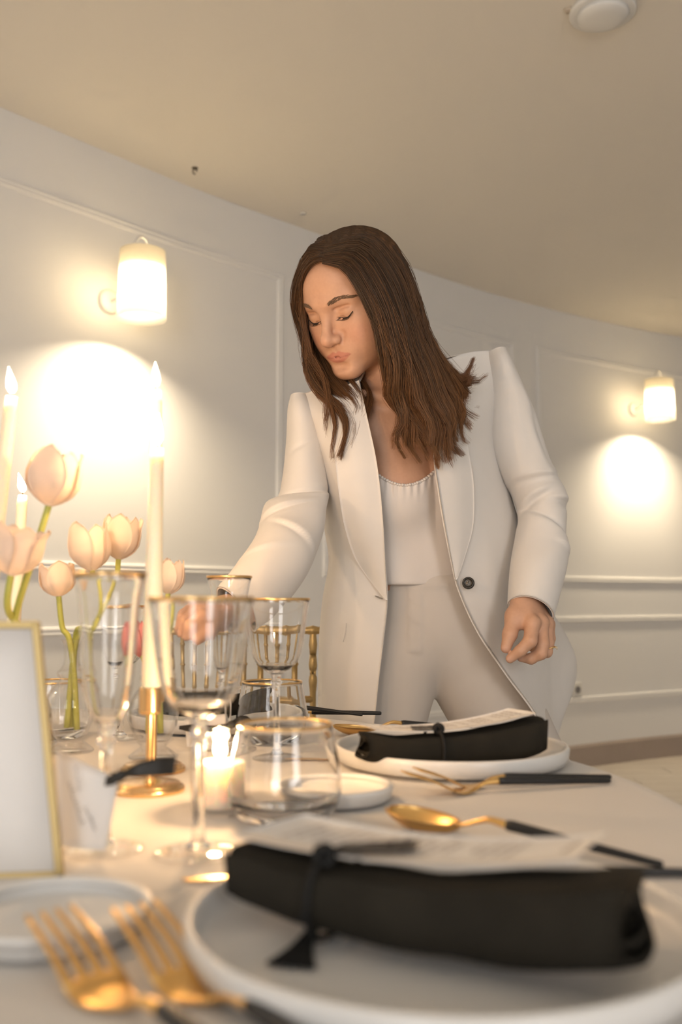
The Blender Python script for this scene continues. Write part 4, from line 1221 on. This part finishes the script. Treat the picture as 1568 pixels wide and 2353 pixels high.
# ---- hair: root-to-tip guide locks, filled with strands
HG_R = [
 [(742,604,1.448),(786,617,1.436),(820,662,1.442),(846,712,1.453),(868,770,1.470),(884,830,1.485),(892,880,1.495),(900,930,1.505),(925,970,1.508),(906,1008,1.505),(934,1056,1.510)],
 [(742,596,1.452),(800,606,1.436),(838,660,1.438),(868,722,1.446),(888,790,1.456),(908,850,1.470),(906,905,1.485),(932,950,1.493),(946,1000,1.497),(972,1062,1.503)],
 [(744,585,1.458),(815,590,1.438),(860,655,1.440),(893,728,1.450),(913,800,1.460),(934,870,1.473),(940,930,1.484),(972,980,1.492),(985,1030,1.498),(1004,1066,1.503)],
 [(746,574,1.468),(830,571,1.450),(885,645,1.453),(918,728,1.466),(938,800,1.478),(964,870,1.488),(980,930,1.497),(1014,985,1.505),(1022,1030,1.508),(1036,1068,1.512)],
 [(750,562,1.482),(840,552,1.468),(905,630,1.476),(940,718,1.494),(962,790,1.506),(988,850,1.513),(1010,910,1.517),(1040,960,1.520),(1034,1000,1.520),(1050,1045,1.518)],
 [(755,549,1.502),(845,536,1.496),(917,602,1.510),(951,690,1.530),(972,760,1.543),(1002,820,1.548),(1030,870,1.545),(1060,920,1.540),(1046,970,1.535),(1062,1006,1.535)],
 [(762,540,1.530),(850,530,1.533),(922,598,1.552),(957,690,1.570),(980,770,1.580),(1010,830,1.580),(1050,872,1.570),(1080,858,1.560),(1099,812,1.556)],
 [(775,534,1.560),(855,534,1.572),(924,606,1.595),(958,700,1.610),(985,790,1.612),(1020,850,1.600),(1060,886,1.582),(1112,880,1.572)],
 [(795,531,1.590),(870,550,1.612),(925,632,1.640),(955,740,1.650),(985,830,1.650),(1010,900,1.640),(1030,965,1.625),(1040,1010,1.615)],
]
HG_L = [
 [(758,600,1.450),(722,602,1.456),(698,632,1.478),(690,674,1.508),(686,710,1.532),(693,746,1.546),(708,780,1.552)],
 [(760,590,1.455),(718,592,1.458),(688,634,1.484),(676,688,1.522),(682,735,1.545),(704,780,1.558),(708,826,1.556),(726,872,1.545),(757,914,1.525),(770,950,1.514),(776,986,1.508),(769,1022,1.507),(766,1056,1.506)],
 [(762,578,1.465),(711,578,1.474),(686,626,1.500),(675,690,1.535),(688,752,1.560),(704,802,1.566),(706,852,1.560),(732,908,1.542),(778,942,1.525),(800,978,1.516),(798,1014,1.512),(788,1050,1.510)],
 [(766,566,1.482),(716,564,1.494),(696,618,1.530),(690,700,1.565),(716,782,1.578),(738,856,1.568),(780,900,1.546),(826,938,1.530),(816,978,1.522),(806,1010,1.517),(790,1040,1.514)],
 [(770,553,1.505),(735,554,1.517),(714,620,1.560),(724,720,1.590),(752,804,1.585),(794,868,1.562),(830,908,1.545),(838,946,1.535),(818,990,1.528),(812,1022,1.524)],
 [(780,541,1.535),(748,552,1.562),(742,640,1.612),(762,740,1.627),(800,834,1.607),(830,886,1.578),(842,934,1.555),(830,980,1.545)],
]
HG_T = [[(g[0][0] - 30, g[0][1] + 8, g[0][2] + .002)] + g[1:6] for g in HG_R[2:9]]
MP = 24
def resample(g, n=MP):
    P = crom([W3(*p) for p in g], 120)
    s = np.concatenate([[0], np.cumsum(np.linalg.norm(np.diff(P, axis=0), axis=1))]); t = np.linspace(0, s[-1], n)
    return np.stack([np.interp(t, s, P[:, k]) for k in range(3)], 1)
CRC, CRR = np.array([0, -.014, .036]), np.array([.0725, .094, .073]) + .0080
def push_out(P):
    q = (to_head(P) - CRC) / CRR; k = np.linalg.norm(q, axis=1); m = (k < 1) & (k > .2)
    if m.any():
        q[m] = q[m] / k[m][:, None]; P = P.copy(); P[m] = np.array([from_head(x) for x in q[m] * CRR + CRC])
    return P
def sheet_strands(guides, count, seed, clumps=6, jit=.0022, depth=.012, r=.00047, wave=.0165):
    rg = np.random.default_rng(seed)
    G = np.stack([resample(g) for g in guides]); k = len(G)
    out = []; tt = np.linspace(0, 1, MP)[:, None]; t1 = tt[:, 0]
    nc = max(1, (k - 1) * clumps)
    cc = (np.arange(nc) + .5 + rg.uniform(-.35, .35, nc)) / nc * (k - 1)
    cd = rg.uniform(-1, 1, nc); cph = rg.uniform(0, 6.28, nc); cam_ = rg.uniform(.5, 1.6, nc); cl_ = rg.uniform(.90, 1.08, nc); cf = rg.uniform(7, 12, nc)
    for i in range(count):
        v = rg.uniform(0, k - 1); c = np.argmin(np.abs(cc - v))
        cl = np.clip(t1 * 1.25 - .22, 0, .86) ** 1.1 * rg.uniform(.70, 1.03)
        vv = np.clip(v + (cc[c] - v) * cl, 0, k - 1.001)
        j = np.floor(vv).astype(int); f = (vv - j)[:, None]
        P = G[j, np.arange(MP)] * (1 - f) + G[j + 1, np.arange(MP)] * f
        P = P + rg.normal(0, 1, 3) * jit * (.30 + tt * (1.15 - tt) * 2.2)
        P[:, 1] += (cd[c] * depth + rg.normal(0, .25) * depth) * np.clip(t1 * 1.8 - .05, .0, 1)
        ph = cph[c] + rg.normal(0, .22)
        w = cam_[c] * wave * np.clip(t1 - .32, 0, 1) * 1.5
        P[:, 0] += w * np.sin(t1 * cf[c] + ph); P[:, 2] += .4 * w * np.cos(t1 * 9 + ph); P[:, 1] += .8 * w * np.cos(t1 * cf[c] + ph)
        e = cl_[c] * rg.uniform(.90, 1.0) + .0; nn = max(10, int(round(MP * min(1, e))))
        out.append((push_out(P[:nn]), r * rg.uniform(.7, 1.25), rg.normal(0, 1), cd[c] + rg.normal(0, .15)))
    return out
SS = sheet_strands(HG_R, 4400, 5) + sheet_strands(HG_L[1:], 1900, 6, wave=.0075) + sheet_strands(HG_T, 700, 26, wave=.002, depth=.004) + sheet_strands(HG_L[:2], 160, 16, clumps=2, depth=.003, wave=.002) + sheet_strands(HG_R[1:8], 1700, 8, clumps=3, depth=.018, wave=.010)
# a few fly-away hairs
SS += [(P, r * .5, a, b) for P, r, a, b in sheet_strands(HG_R[3:], 70, 9, clumps=1, jit=.0042, depth=.012)] + [(P, r * .5, a, b) for P, r, a, b in sheet_strands(HG_L[:3], 40, 10, clumps=1, jit=.004, depth=.008)]
def strands_mesh(SS):
    V = []; Fq = []; C = []; n0 = 0
    ang = np.array([0, 2.094, 4.189])
    base = np.array([.046, .025, .0125]); light = np.array([.31, .140, .056])
    for P, r, va, cb in SS:
        k = len(P); T = np.gradient(P, axis=0); T /= np.linalg.norm(T, axis=1)[:, None] + 1e-12
        u = np.cross(T, [.3, .9, .2]); u /= np.linalg.norm(u, axis=1)[:, None] + 1e-9; w = np.cross(T, u)
        rad = r * np.interp(np.linspace(0, 1, k), [0, .6, 1], [1, .9, .25])[:, None, None]
        ring = P[:, None, :] + rad * (np.cos(ang)[None, :, None] * u[:, None, :] + np.sin(ang)[None, :, None] * w[:, None, :])
        V.append(ring.reshape(-1, 3))
        a = n0 + (np.arange(k - 1)[:, None] * 3 + np.arange(3)[None, :]); b = n0 + (np.arange(k - 1)[:, None] * 3 + (np.arange(3)[None, :] + 1) % 3)
        Fq.append(np.stack([a, b, b + 3, a + 3], -1).reshape(-1, 4)); n0 += 3 * k
        t = np.linspace(0, 1, k)
        m = np.clip(.06 + .72 * np.clip(t - .15, 0, 1) + .13 * va + .20 * cb * np.clip(t * 2, .2, 1), 0, 1)[:, None]
        C.append(np.repeat(base * (1 - m) + light * m, 3, axis=0))
    return np.concatenate(V), np.concatenate(Fq), np.concatenate(C)
Vs, Fs, Cs = strands_mesh(SS)
# dark scalp layer below the strands
sv, sf = [], []
ph_ = np.linspace(0, math.pi, 40); th_ = np.linspace(0, 2 * math.pi, 56)
def scalp_ok(q): return not (q[1] > .060 - .30 * max(0, q[2] - .062) and q[2] < .079) and not (q[1] > .012 and q[2] < .03) and q[2] > -.06
for i in range(39):
    for j in range(55):
        qs = []
        for (a, b_) in ((i, j), (i + 1, j), (i + 1, j + 1), (i, j + 1)):
            qs.append(np.array([.0768 * math.sin(ph_[a]) * math.cos(th_[b_]), -.014 + .0985 * math.sin(ph_[a]) * math.sin(th_[b_]), .036 + .0770 * math.cos(ph_[a])]))
        if all(scalp_ok(q) for q in qs):
            k = len(sv); sv += [from_head(q) for q in qs]; sf.append((k, k + 3, k + 2, k + 1))
sv = np.array(sv); sf = np.array(sf)
Vs2 = np.concatenate([Vs, sv]); Fs2 = np.concatenate([Fs, sf + len(Vs)]); Cs2 = np.concatenate([Cs, np.tile([.030, .016, .008], (len(sv), 1))])
hair = link("hair", np_mesh("hair", Vs2 - np.array(person.location), Fs2), mat("brown_hair", (.1, .05, .02), .38, attr="Col", var=.1, vscale=60, spec=.45, sheen=.0), person)
set_color(hair.data, Cs2); hair["label"] = "long wavy brown hair"; hair["kind"] = "stuff"

# ---- camisole
M_BLAZ = mat("ivory_blazer_wool", (.77, .735, .695), .85, var=.015, vscale=40, bump=.10, bscale=900, sheen=.15)
M_CAMI = mat("ivory_satin", (.76, .70, .65), .55, var=.015, vscale=30, bump=.05, bscale=700)
M_TROU = mat("cream_trouser", (.62, .565, .51), .8, var=.02, vscale=30, bump=.08, bscale=900, sheen=.1)
neck_l, neck_m, neck_r = W3(866, 1086, 1.545), W3(932, 1113, 1.545), W3(1000, 1078, 1.550)
def neckline(x):
    t = np.clip((x - neck_l[0]) / (neck_r[0] - neck_l[0]), -.6, 1.6)
    return neck_l[2] * (1 - t) * (1 - 2 * t) + neck_m[2] * 4 * t * (1 - t) + neck_r[2] * t * (2 * t - 1)
cami_bot = W3(950, 1345, 1.62)[2]
def cami_fn(P):
    d = torso(P) - .0065
    q = to_tor(P, CH)
    drape = .0035 * np.sin(q[:, 0] * 62 + q[:, 2] * 14) * np.clip((-q[:, 2] - .12) / .1, 0, 1) + .0025 * np.sin(q[:, 2] * 48 + q[:, 0] * 30) * np.clip((-q[:, 2] - .15) / .1, 0, 1)
    d = d + drape
    # gathers below the neckline
    top = neckline(P[:, 0])
    d = d - .0018 * np.sin(P[:, 0] * 520) * np.exp(-((top - P[:, 2]) / .018) ** 2)
    d = smax(d, P[:, 2] - top, .004)
    return smax(d, cami_bot - P[:, 2], .004)
Vc, Fc_ = sdf_mesh(cami_fn, [W3(800, 1200, 1.55)[0], 1.50, cami_bot - .01], [W3(1080, 1200, 1.6)[0], 1.66, W3(900, 1060, 1.55)[2]], .0024)
link("camisole", np_mesh("camisole", Vc - np.array(person.location), Fc_), M_CAMI, person)
def probe(fn, x, z, y0=1.40):
    p = np.array([[x, y0, z]], float)
    for _ in range(80):
        d = fn(p)[0]
        if d < 2e-4: break
        p[0, 1] += max(d * .7, 3e-4)
    return p[0, 1]
lace = []
for x in np.linspace(neck_l[0] - .004, neck_r[0] + .004, 26):
    z = neckline(np.array([x]))[0]; y = probe(cami_fn, x, z - .004)
    lace.append(xform(lathe(crom([(.0002, -.0028), (.0026, -.0014), (.0030, 0), (.0026, .0014), (.0002, .0028)], 9), 10), None, (x, y + .0005, z - .0015)))
lc = wobj("lace_edge", join(*lace), M_CAMI, person); lc["kind"] = "stuff"

# ---- trousers
PEL = W3(985, 1432, 1.715)
HLl, HLr = W3(905, 1515, 1.705), W3(1078, 1512, 1.720)
KNl, KNr = W3(868, 1700, 1.66), W3(1178, 1700, 1.70)
def ground(P0, P1, z):
    d = P1 - P0; return P0 + d * ((z - P0[2]) / d[2])
ANl = ground(HLl, KNl, .09); ANr = ground(HLr, KNr, .09)
ANl[1], ANr[1] = 1.70, 1.74
KNl = HLl + (ANl - HLl) * .48; KNr = HLr + (ANr - HLr) * .48
FLY0, FLY1 = W3(966, 1312, 1.60), W3(972, 1502, 1.60)
def trou_raw(P):
    d = ell((P - PEL), (0, .004, 0), (.165, .106, .098))
    d = smin(d, ell(P - WAIST, (0, .008, -.005), (.128, .092, .075)), .06)
    l = smin(capsule(P, HLl, KNl, .086, .066), capsule(P, KNl, ANl, .066, .070), .02)
    r = smin(capsule(P, HLr, KNr, .088, .068), capsule(P, KNr, ANr, .068, .070), .02)
    d = smin(d, smin(l, r, .010), .030)
    return d
wt = W3(960, 1306, 1.60)[2]
def trou_fn(P):
    d = trou_raw(P)
    # creases fanning from the crotch
    for (x0, y0, x1, y1, r) in ((1000, 1560, 1110, 1490, .0040), (995, 1540, 885, 1522, .0040), (1000, 1545, 1060, 1440, .003), (985, 1500, 905, 1470, .003)):
        A = W3(x0, y0, 1.60); B = W3(x1, y1, 1.605); A[1] = 1.585; B[1] = 1.60
        d = smax(d, -capsule(P, [A[0], 1.602, A[2]], [B[0], 1.602, B[2]], r, r * .3), .010)
    d = smin(d, np.maximum(np.abs(trou_raw(P)) - .0022, np.abs(P[:, 2] - (wt - .016)) - .016), .003)     # waistband
    fly = np.maximum(np.abs(trou_raw(P)) - .0020, np.maximum(np.abs(P[:, 0] - (FLY0[0] - .008 + (P[:, 2] - FLY1[2]) * .0)) - .0115, np.maximum(P[:, 2] - wt, FLY1[2] - P[:, 2])))
    d = smin(d, fly, .002)
    return smax(d, P[:, 2] - wt, .003)
Vt, Ft = sdf_mesh(trou_fn, [-.16, 1.50, .50], [.52, 1.86, wt + .01], .0042)
Vt2, Ft2 = sdf_mesh(lambda P: np.maximum(np.maximum(trou_raw(P), .06 - P[:, 2]), P[:, 2] - .51), [-.36, 1.52, .04], [.66, 1.88, .53], .009)
link("trousers", np_mesh("trousers", np.concatenate([Vt, Vt2]) - np.array(person.location), np.concatenate([Ft, Ft2 + len(Vt)])), M_TROU, person)
for A in (ANl, ANr):
    shoe = [(.0, -.17, .012), (.0, -.12, .030), (.0, -.05, .045), (.0, .02, .055), (.0, .055, .045)]
    P = np.array([[A[0] + a, A[1] + b, c] for a, b, c in shoe])
    v, f = tube(crom(P, 16), np.interp(np.linspace(0, 1, 16), [0, .15, .5, 1], [.012, .036, .034, .028]), 14)
    v[:, 2] = np.maximum(v[:, 2], .002); wobj("shoe", (v, f), mat("nude_shoe", (.6, .45, .35), .4), person)

# ---- blazer body
BLZ = [
 [(826,878,1.552),(745,893,1.575),(672,916,1.590),(745,890,1.605),(905,850,1.690),(1075,812,1.700),(1152,806,1.690),(1075,812,1.668),(985,845,1.620)],
 [(843,960,1.530),(768,960,1.532),(697,960,1.590),(730,960,1.670),(920,950,1.750),(1110,930,1.760),(1148,900,1.700),(1090,920,1.610),(1000,940,1.565)],
 [(862,1045,1.520),(787,1050,1.522),(723,1050,1.590),(745,1050,1.690),(930,1040,1.770),(1120,1030,1.790),(1143,1010,1.710),(1085,1030,1.600),(998,1050,1.548)],
 [(873,1120,1.520),(802,1130,1.528),(741,1130,1.596),(760,1130,1.705),(940,1130,1.785),(1130,1120,1.805),(1160,1100,1.715),(1098,1110,1.605),(1007,1125,1.540)],
 [(881,1210,1.532),(810,1210,1.548),(754,1210,1.612),(770,1210,1.715),(950,1210,1.795),(1150,1200,1.815),(1187,1190,1.722),(1112,1200,1.618),(1021,1210,1.548)],
 [(886,1295,1.552),(816,1290,1.572),(765,1290,1.632),(780,1290,1.735),(960,1290,1.800),(1170,1280,1.825),(1214,1280,1.732),(1132,1285,1.630),(1037,1290,1.562)],
 [(891,1378,1.565),(812,1375,1.582),(752,1375,1.640),(770,1370,1.755),(970,1370,1.830),(1200,1360,1.855),(1237,1360,1.742),(1152,1365,1.640),(1056,1360,1.570)],
 [(883,1465,1.568),(808,1460,1.585),(744,1460,1.650),(765,1450,1.775),(980,1440,1.865),(1262,1425,1.885),(1252,1450,1.750),(1177,1455,1.645),(1100,1455,1.575)],
 [(872,1555,1.570),(802,1550,1.585),(741,1550,1.655),(765,1530,1.795),(990,1500,1.895),(1308,1505,1.905),(1263,1550,1.758),(1216,1550,1.655),(1165,1552,1.585)],
 [(862,1650,1.572),(800,1648,1.586),(740,1640,1.660),(765,1600,1.805),(1000,1560,1.905),(1302,1562,1.905),(1270,1650,1.764),(1251,1650,1.675),(1232,1645,1.605)],
 [(850,1730,1.572),(795,1730,1.588),(738,1715,1.660),(765,1650,1.812),(1005,1600,1.910),(1276,1590,1.890),(1272,1720,1.768),(1262,1725,1.695),(1255,1725,1.625)],
]
G = loft([[W3(*p) for p in r] for r in BLZ], 96, 112)
for i in range(G.shape[0]):
    for j in range(G.shape[1]):
        p = G[i, j]; f = min(1, i / 18)
        G[i, j] = p + np.array([0, -1, 0]) * (.0040 * mnoise.noise(Vector((p[0] * 11, p[1] * 9, p[2] * 5))) + .0018 * mnoise.noise(Vector((p[0] * 30, p[1] * 20, p[2] * 12)))) * f
wobj("blazer_body", shell(G, .0035), M_BLAZ, person)
# shawl lapels
LAP_L = [[(826,876,1.548),(792,890,1.556),(757,903,1.560)],[(843,958,1.522),(800,960,1.518),(760,965,1.526)],[(862,1045,1.511),(815,1048,1.506),(771,1052,1.517)],[(873,1120,1.511),(826,1126,1.508),(780,1132,1.521)],
         [(881,1210,1.523),(838,1210,1.524),(793,1206,1.541)],[(886,1295,1.543),(855,1285,1.546),(815,1275,1.562)],[(889,1345,1.555),(872,1335,1.558),(846,1325,1.569)],[(891,1379,1.561),(889,1378,1.561),(886,1376,1.562)]]
LAP_R = [[(985,845,1.615),(1015,850,1.622),(1045,850,1.635)],[(1000,940,1.558),(1030,935,1.562),(1058,930,1.580)],[(998,1050,1.540),(1040,1045,1.550),(1076,1045,1.576)],[(1007,1125,1.531),(1050,1120,1.549),(1086,1115,1.577)],
         [(1021,1210,1.540),(1055,1208,1.556),(1085,1205,1.581)],[(1037,1290,1.554),(1053,1280,1.560),(1068,1272,1.572)],[(1046,1334,1.560),(1047,1332,1.560),(1049,1330,1.561)]]
for L_ in (LAP_L, LAP_R):
    G = loft([[W3(*p) for p in r] for r in L_], 60, 16)
    G[..., 1] -= .0035
    wobj("lapel", shell(G, .0045), M_BLAZ, person)
# collar round the back of the neck
colr = [[W3(826, 876, 1.548), W3(757, 903, 1.558)], [W3(850, 845, 1.600), W3(800, 872, 1.612)], [W3(905, 825, 1.660), W3(905, 850, 1.700)], [W3(960, 825, 1.650), W3(1000, 835, 1.690)], [W3(985, 845, 1.612), W3(1045, 850, 1.633)]]
wobj("collar", shell(loft(colr, 40, 8), .004), M_BLAZ, person)
# buttonhole, pocket edge, button
wobj("buttonhole", tube(crom([W3(862, 1369, 1.5655), W3(872, 1373, 1.5610), W3(880, 1376, 1.5605)], 8), [.0004, .0009, .0012, .0012, .0012, .0012, .0010, .0005], 6), mat("buttonhole_thread", (.30, .27, .23), .8), person)
wobj("pocket_slit", tube(crom([W3(796, 1432, 1.5835), W3(794, 1455, 1.5825), W3(789, 1475, 1.5840)], 8), .0008, 6), mat("seam_shadow_thread", (.62, .58, .53), .9), person)
bc = W3(1077, 1340, 1.567); bn = np.array([-.25, -.93, .1]); bn /= np.linalg.norm(bn)
ba = np.cross(bn, [0, 0, 1]); ba /= np.linalg.norm(ba); bb = np.cross(bn, ba)
bt = lathe(crom([(.0001, .0034), (.0040, .0030), (.0062, .0034), (.0078, .0046), (.0094, .0040), (.0100, .0020), (.0092, 0), (.0001, 0)], 40), 40)
btn = wobj("button", xform(bt, np.stack([ba, bb, bn], 1), bc), mat("dark_horn_button", (.025, .022, .018), .3, var=.3, vscale=200), person)
for k in range(4):
    a = k * math.pi / 2 + .6; c = bc + (ba * math.cos(a) + bb * math.sin(a)) * .0022 + bn * .0030
    o = wobj("thread_hole", xform(lathe([(.0001, .0008), (.0007, .0006), (.0009, 0), (.0001, -.0004)], 10), np.stack([ba, bb, bn], 1), c), mat("button_thread", (.45, .42, .38), .8), person)

# ---- sleeves: (inner px, outer px, centre depth, half depth, tilt)
def sleeve(rings, seed, folds, name="sleeve"):
    rows = []
    K = 56; ctl = []
    for (a, b_, Y, hd, tl) in rings:
        A, B = W3(a[0], a[1], Y), W3(b_[0], b_[1], Y); ctl.append(np.concatenate([A, B, [hd, math.radians(tl)]]))
    C = crom(np.array(ctl), 150)
    for i, c in enumerate(C):
        A, B, hd, tl = c[:3], c[3:6], c[6], c[7]
        m = (A + B) / 2; lat = (B - A) / 2; dp = np.array([0, math.cos(tl), -math.sin(tl)]) * hd
        t = i / 149; row = []
        for th in np.linspace(0, 2 * math.pi, K + 1):
            k = 1.0
            for (t0, th0, wt_, wth, amp, sl) in folds:
                dth = (th - th0 + math.pi) % (2 * math.pi) - math.pi
                x = t - t0 - sl * dth
                if wt_ > 0: g = math.exp(-(x / wt_) ** 2)
                elif wt_ > -1: g = math.exp(x / -wt_) if x < 0 else math.exp(-(x / .008) ** 2)              # cloth bulging over a crease
                else: g = math.exp(-x / -(wt_ + 1)) if x > 0 else math.exp(-(x / .008) ** 2)               # ridge with the cloth falling below it
                k += amp * g * math.exp(-(dth / wth) ** 2)
            p = m + k * (math.cos(th) * lat + math.sin(th) * dp)
            nz = mnoise.noise(Vector((p[0] * 16 + seed, p[1] * 12, p[2] * 14))) * .0035 * min(1, t * 4)
            row.append(p + np.array([0, -nz, nz * .3]))
        rows.append(row)
    G = np.array(rows); G[:, -1] = G[:, 0]
    return wobj(name, shell(G, .003), M_BLAZ, person)
PI = math.pi
# folds: position along the sleeve, angle (3pi/2 faces the camera), width along, angular width, amplitude, slant
sleeve([((1118,816),(1160,803),1.696,.030,0),((1120,842),(1174,838),1.698,.052,0),((1121,900),(1198,890),1.700,.060,0),((1122,960),(1226,950),1.702,.063,0),((1126,1020),(1244,1010),1.700,.063,0),
        ((1145,1075),(1264,1068),1.696,.062,0),((1176,1130),(1294,1128),1.690,.060,5),((1194,1180),(1300,1173),1.678,.056,10),((1187,1230),(1297,1235),1.660,.054,15),((1177,1285),(1303,1285),1.632,.052,20),
        ((1172,1335),(1291,1347),1.604,.049,25),((1169,1388),(1270,1424),1.575,.045,29)], 1.7,
       [(.500, 1.45 * PI, -.045, 1.3, .15, -.012), (.530, 1.45 * PI, .02, 1.1, -.08, -.012), (.590, 1.30 * PI, -.030, .7, .17, -.05), (.620, 1.30 * PI, .016, .7, -.10, -.05), (.600, 1.75 * PI, -.030, .6, .13, .0), (.630, 1.78 * PI, .018, .5, -.12, .0),
        (.700, 1.48 * PI, -1.060, 1.2, .13, .045), (.685, 1.48 * PI, .014, 1.1, -.10, .045), (.790, 1.78 * PI, -.04, .5, .10, .03), (.40, 1.66 * PI, .10, .16, .06, .14), (.33, 1.76 * PI, .10, .15, -.06, .12), (.24, 1.72 * PI, .05, .15, .06, .10), (.86, 1.55 * PI, .05, .4, .04, -.05)])
sleeve([((712,912),(670,910),1.604,.026,0),((722,942),(663,945),1.604,.046,0),((736,985),(661,1000),1.600,.055,0),((745,1045),(657,1050),1.584,.057,0),((750,1098),(651,1100),1.566,.057,0),((753,1138),(641,1143),1.548,.056,0),
        ((748,1168),(612,1163),1.515,.056,5),((743,1215),(600,1205),1.480,.054,12),((727,1262),(586,1245),1.440,.051,20),((699,1322),(556,1292),1.398,.047,28),((640,1392),(522,1338),1.355,.043,34),((578,1432),(490,1372),1.322,.039,38)], 4.1,
       [(.470, 1.5 * PI, -1.055, 1.4, .12, .012), (.452, 1.5 * PI, .013, 1.3, -.12, .012), (.58, 1.62 * PI, -.035, .8, .11, .06), (.60, 1.62 * PI, .014, .7, -.08, .06), (.69, 1.42 * PI, -.035, .8, .11, -.05), (.71, 1.42 * PI, .014, .7, -.08, -.05), (.80, 1.58 * PI, -.04, .7, .09, .05), (.25, 1.5 * PI, .010, 1.0, -.06, .03)])

# ---- ring on her finger
rc = hpx(1100, 1138, 1.553); rp = [rc + np.array([.0098 * math.cos(a), .0085 * math.sin(a), .0020 * math.cos(a)]) for a in np.linspace(0, 2 * PI, 28)]
rg_ = wobj("ring", tube(rp, .0011, 8, cap=False), M_GILT, person)
gem = lathe([(.0001, -.003), (.0030, .0004), (.0022, .0018), (.0001, .0020)], 8)
wobj("ring_stone", xform(gem, np.array([[0, 0, 1], [0, 1, 0], [-1, 0, 0]]), rc + np.array([.0112, -.003, 0])), mat("ring_crystal", (.8, .75, .6), .05, var=0, spec=.9, metal=.3), person, False)
ear = from_head((.0765, .004, -.022))
wobj("earring", xform(lathe([(.0001, -.002), (.0022, -.001), (.0025, .001), (.0001, .002)], 12), None, ear), M_GILT, person)
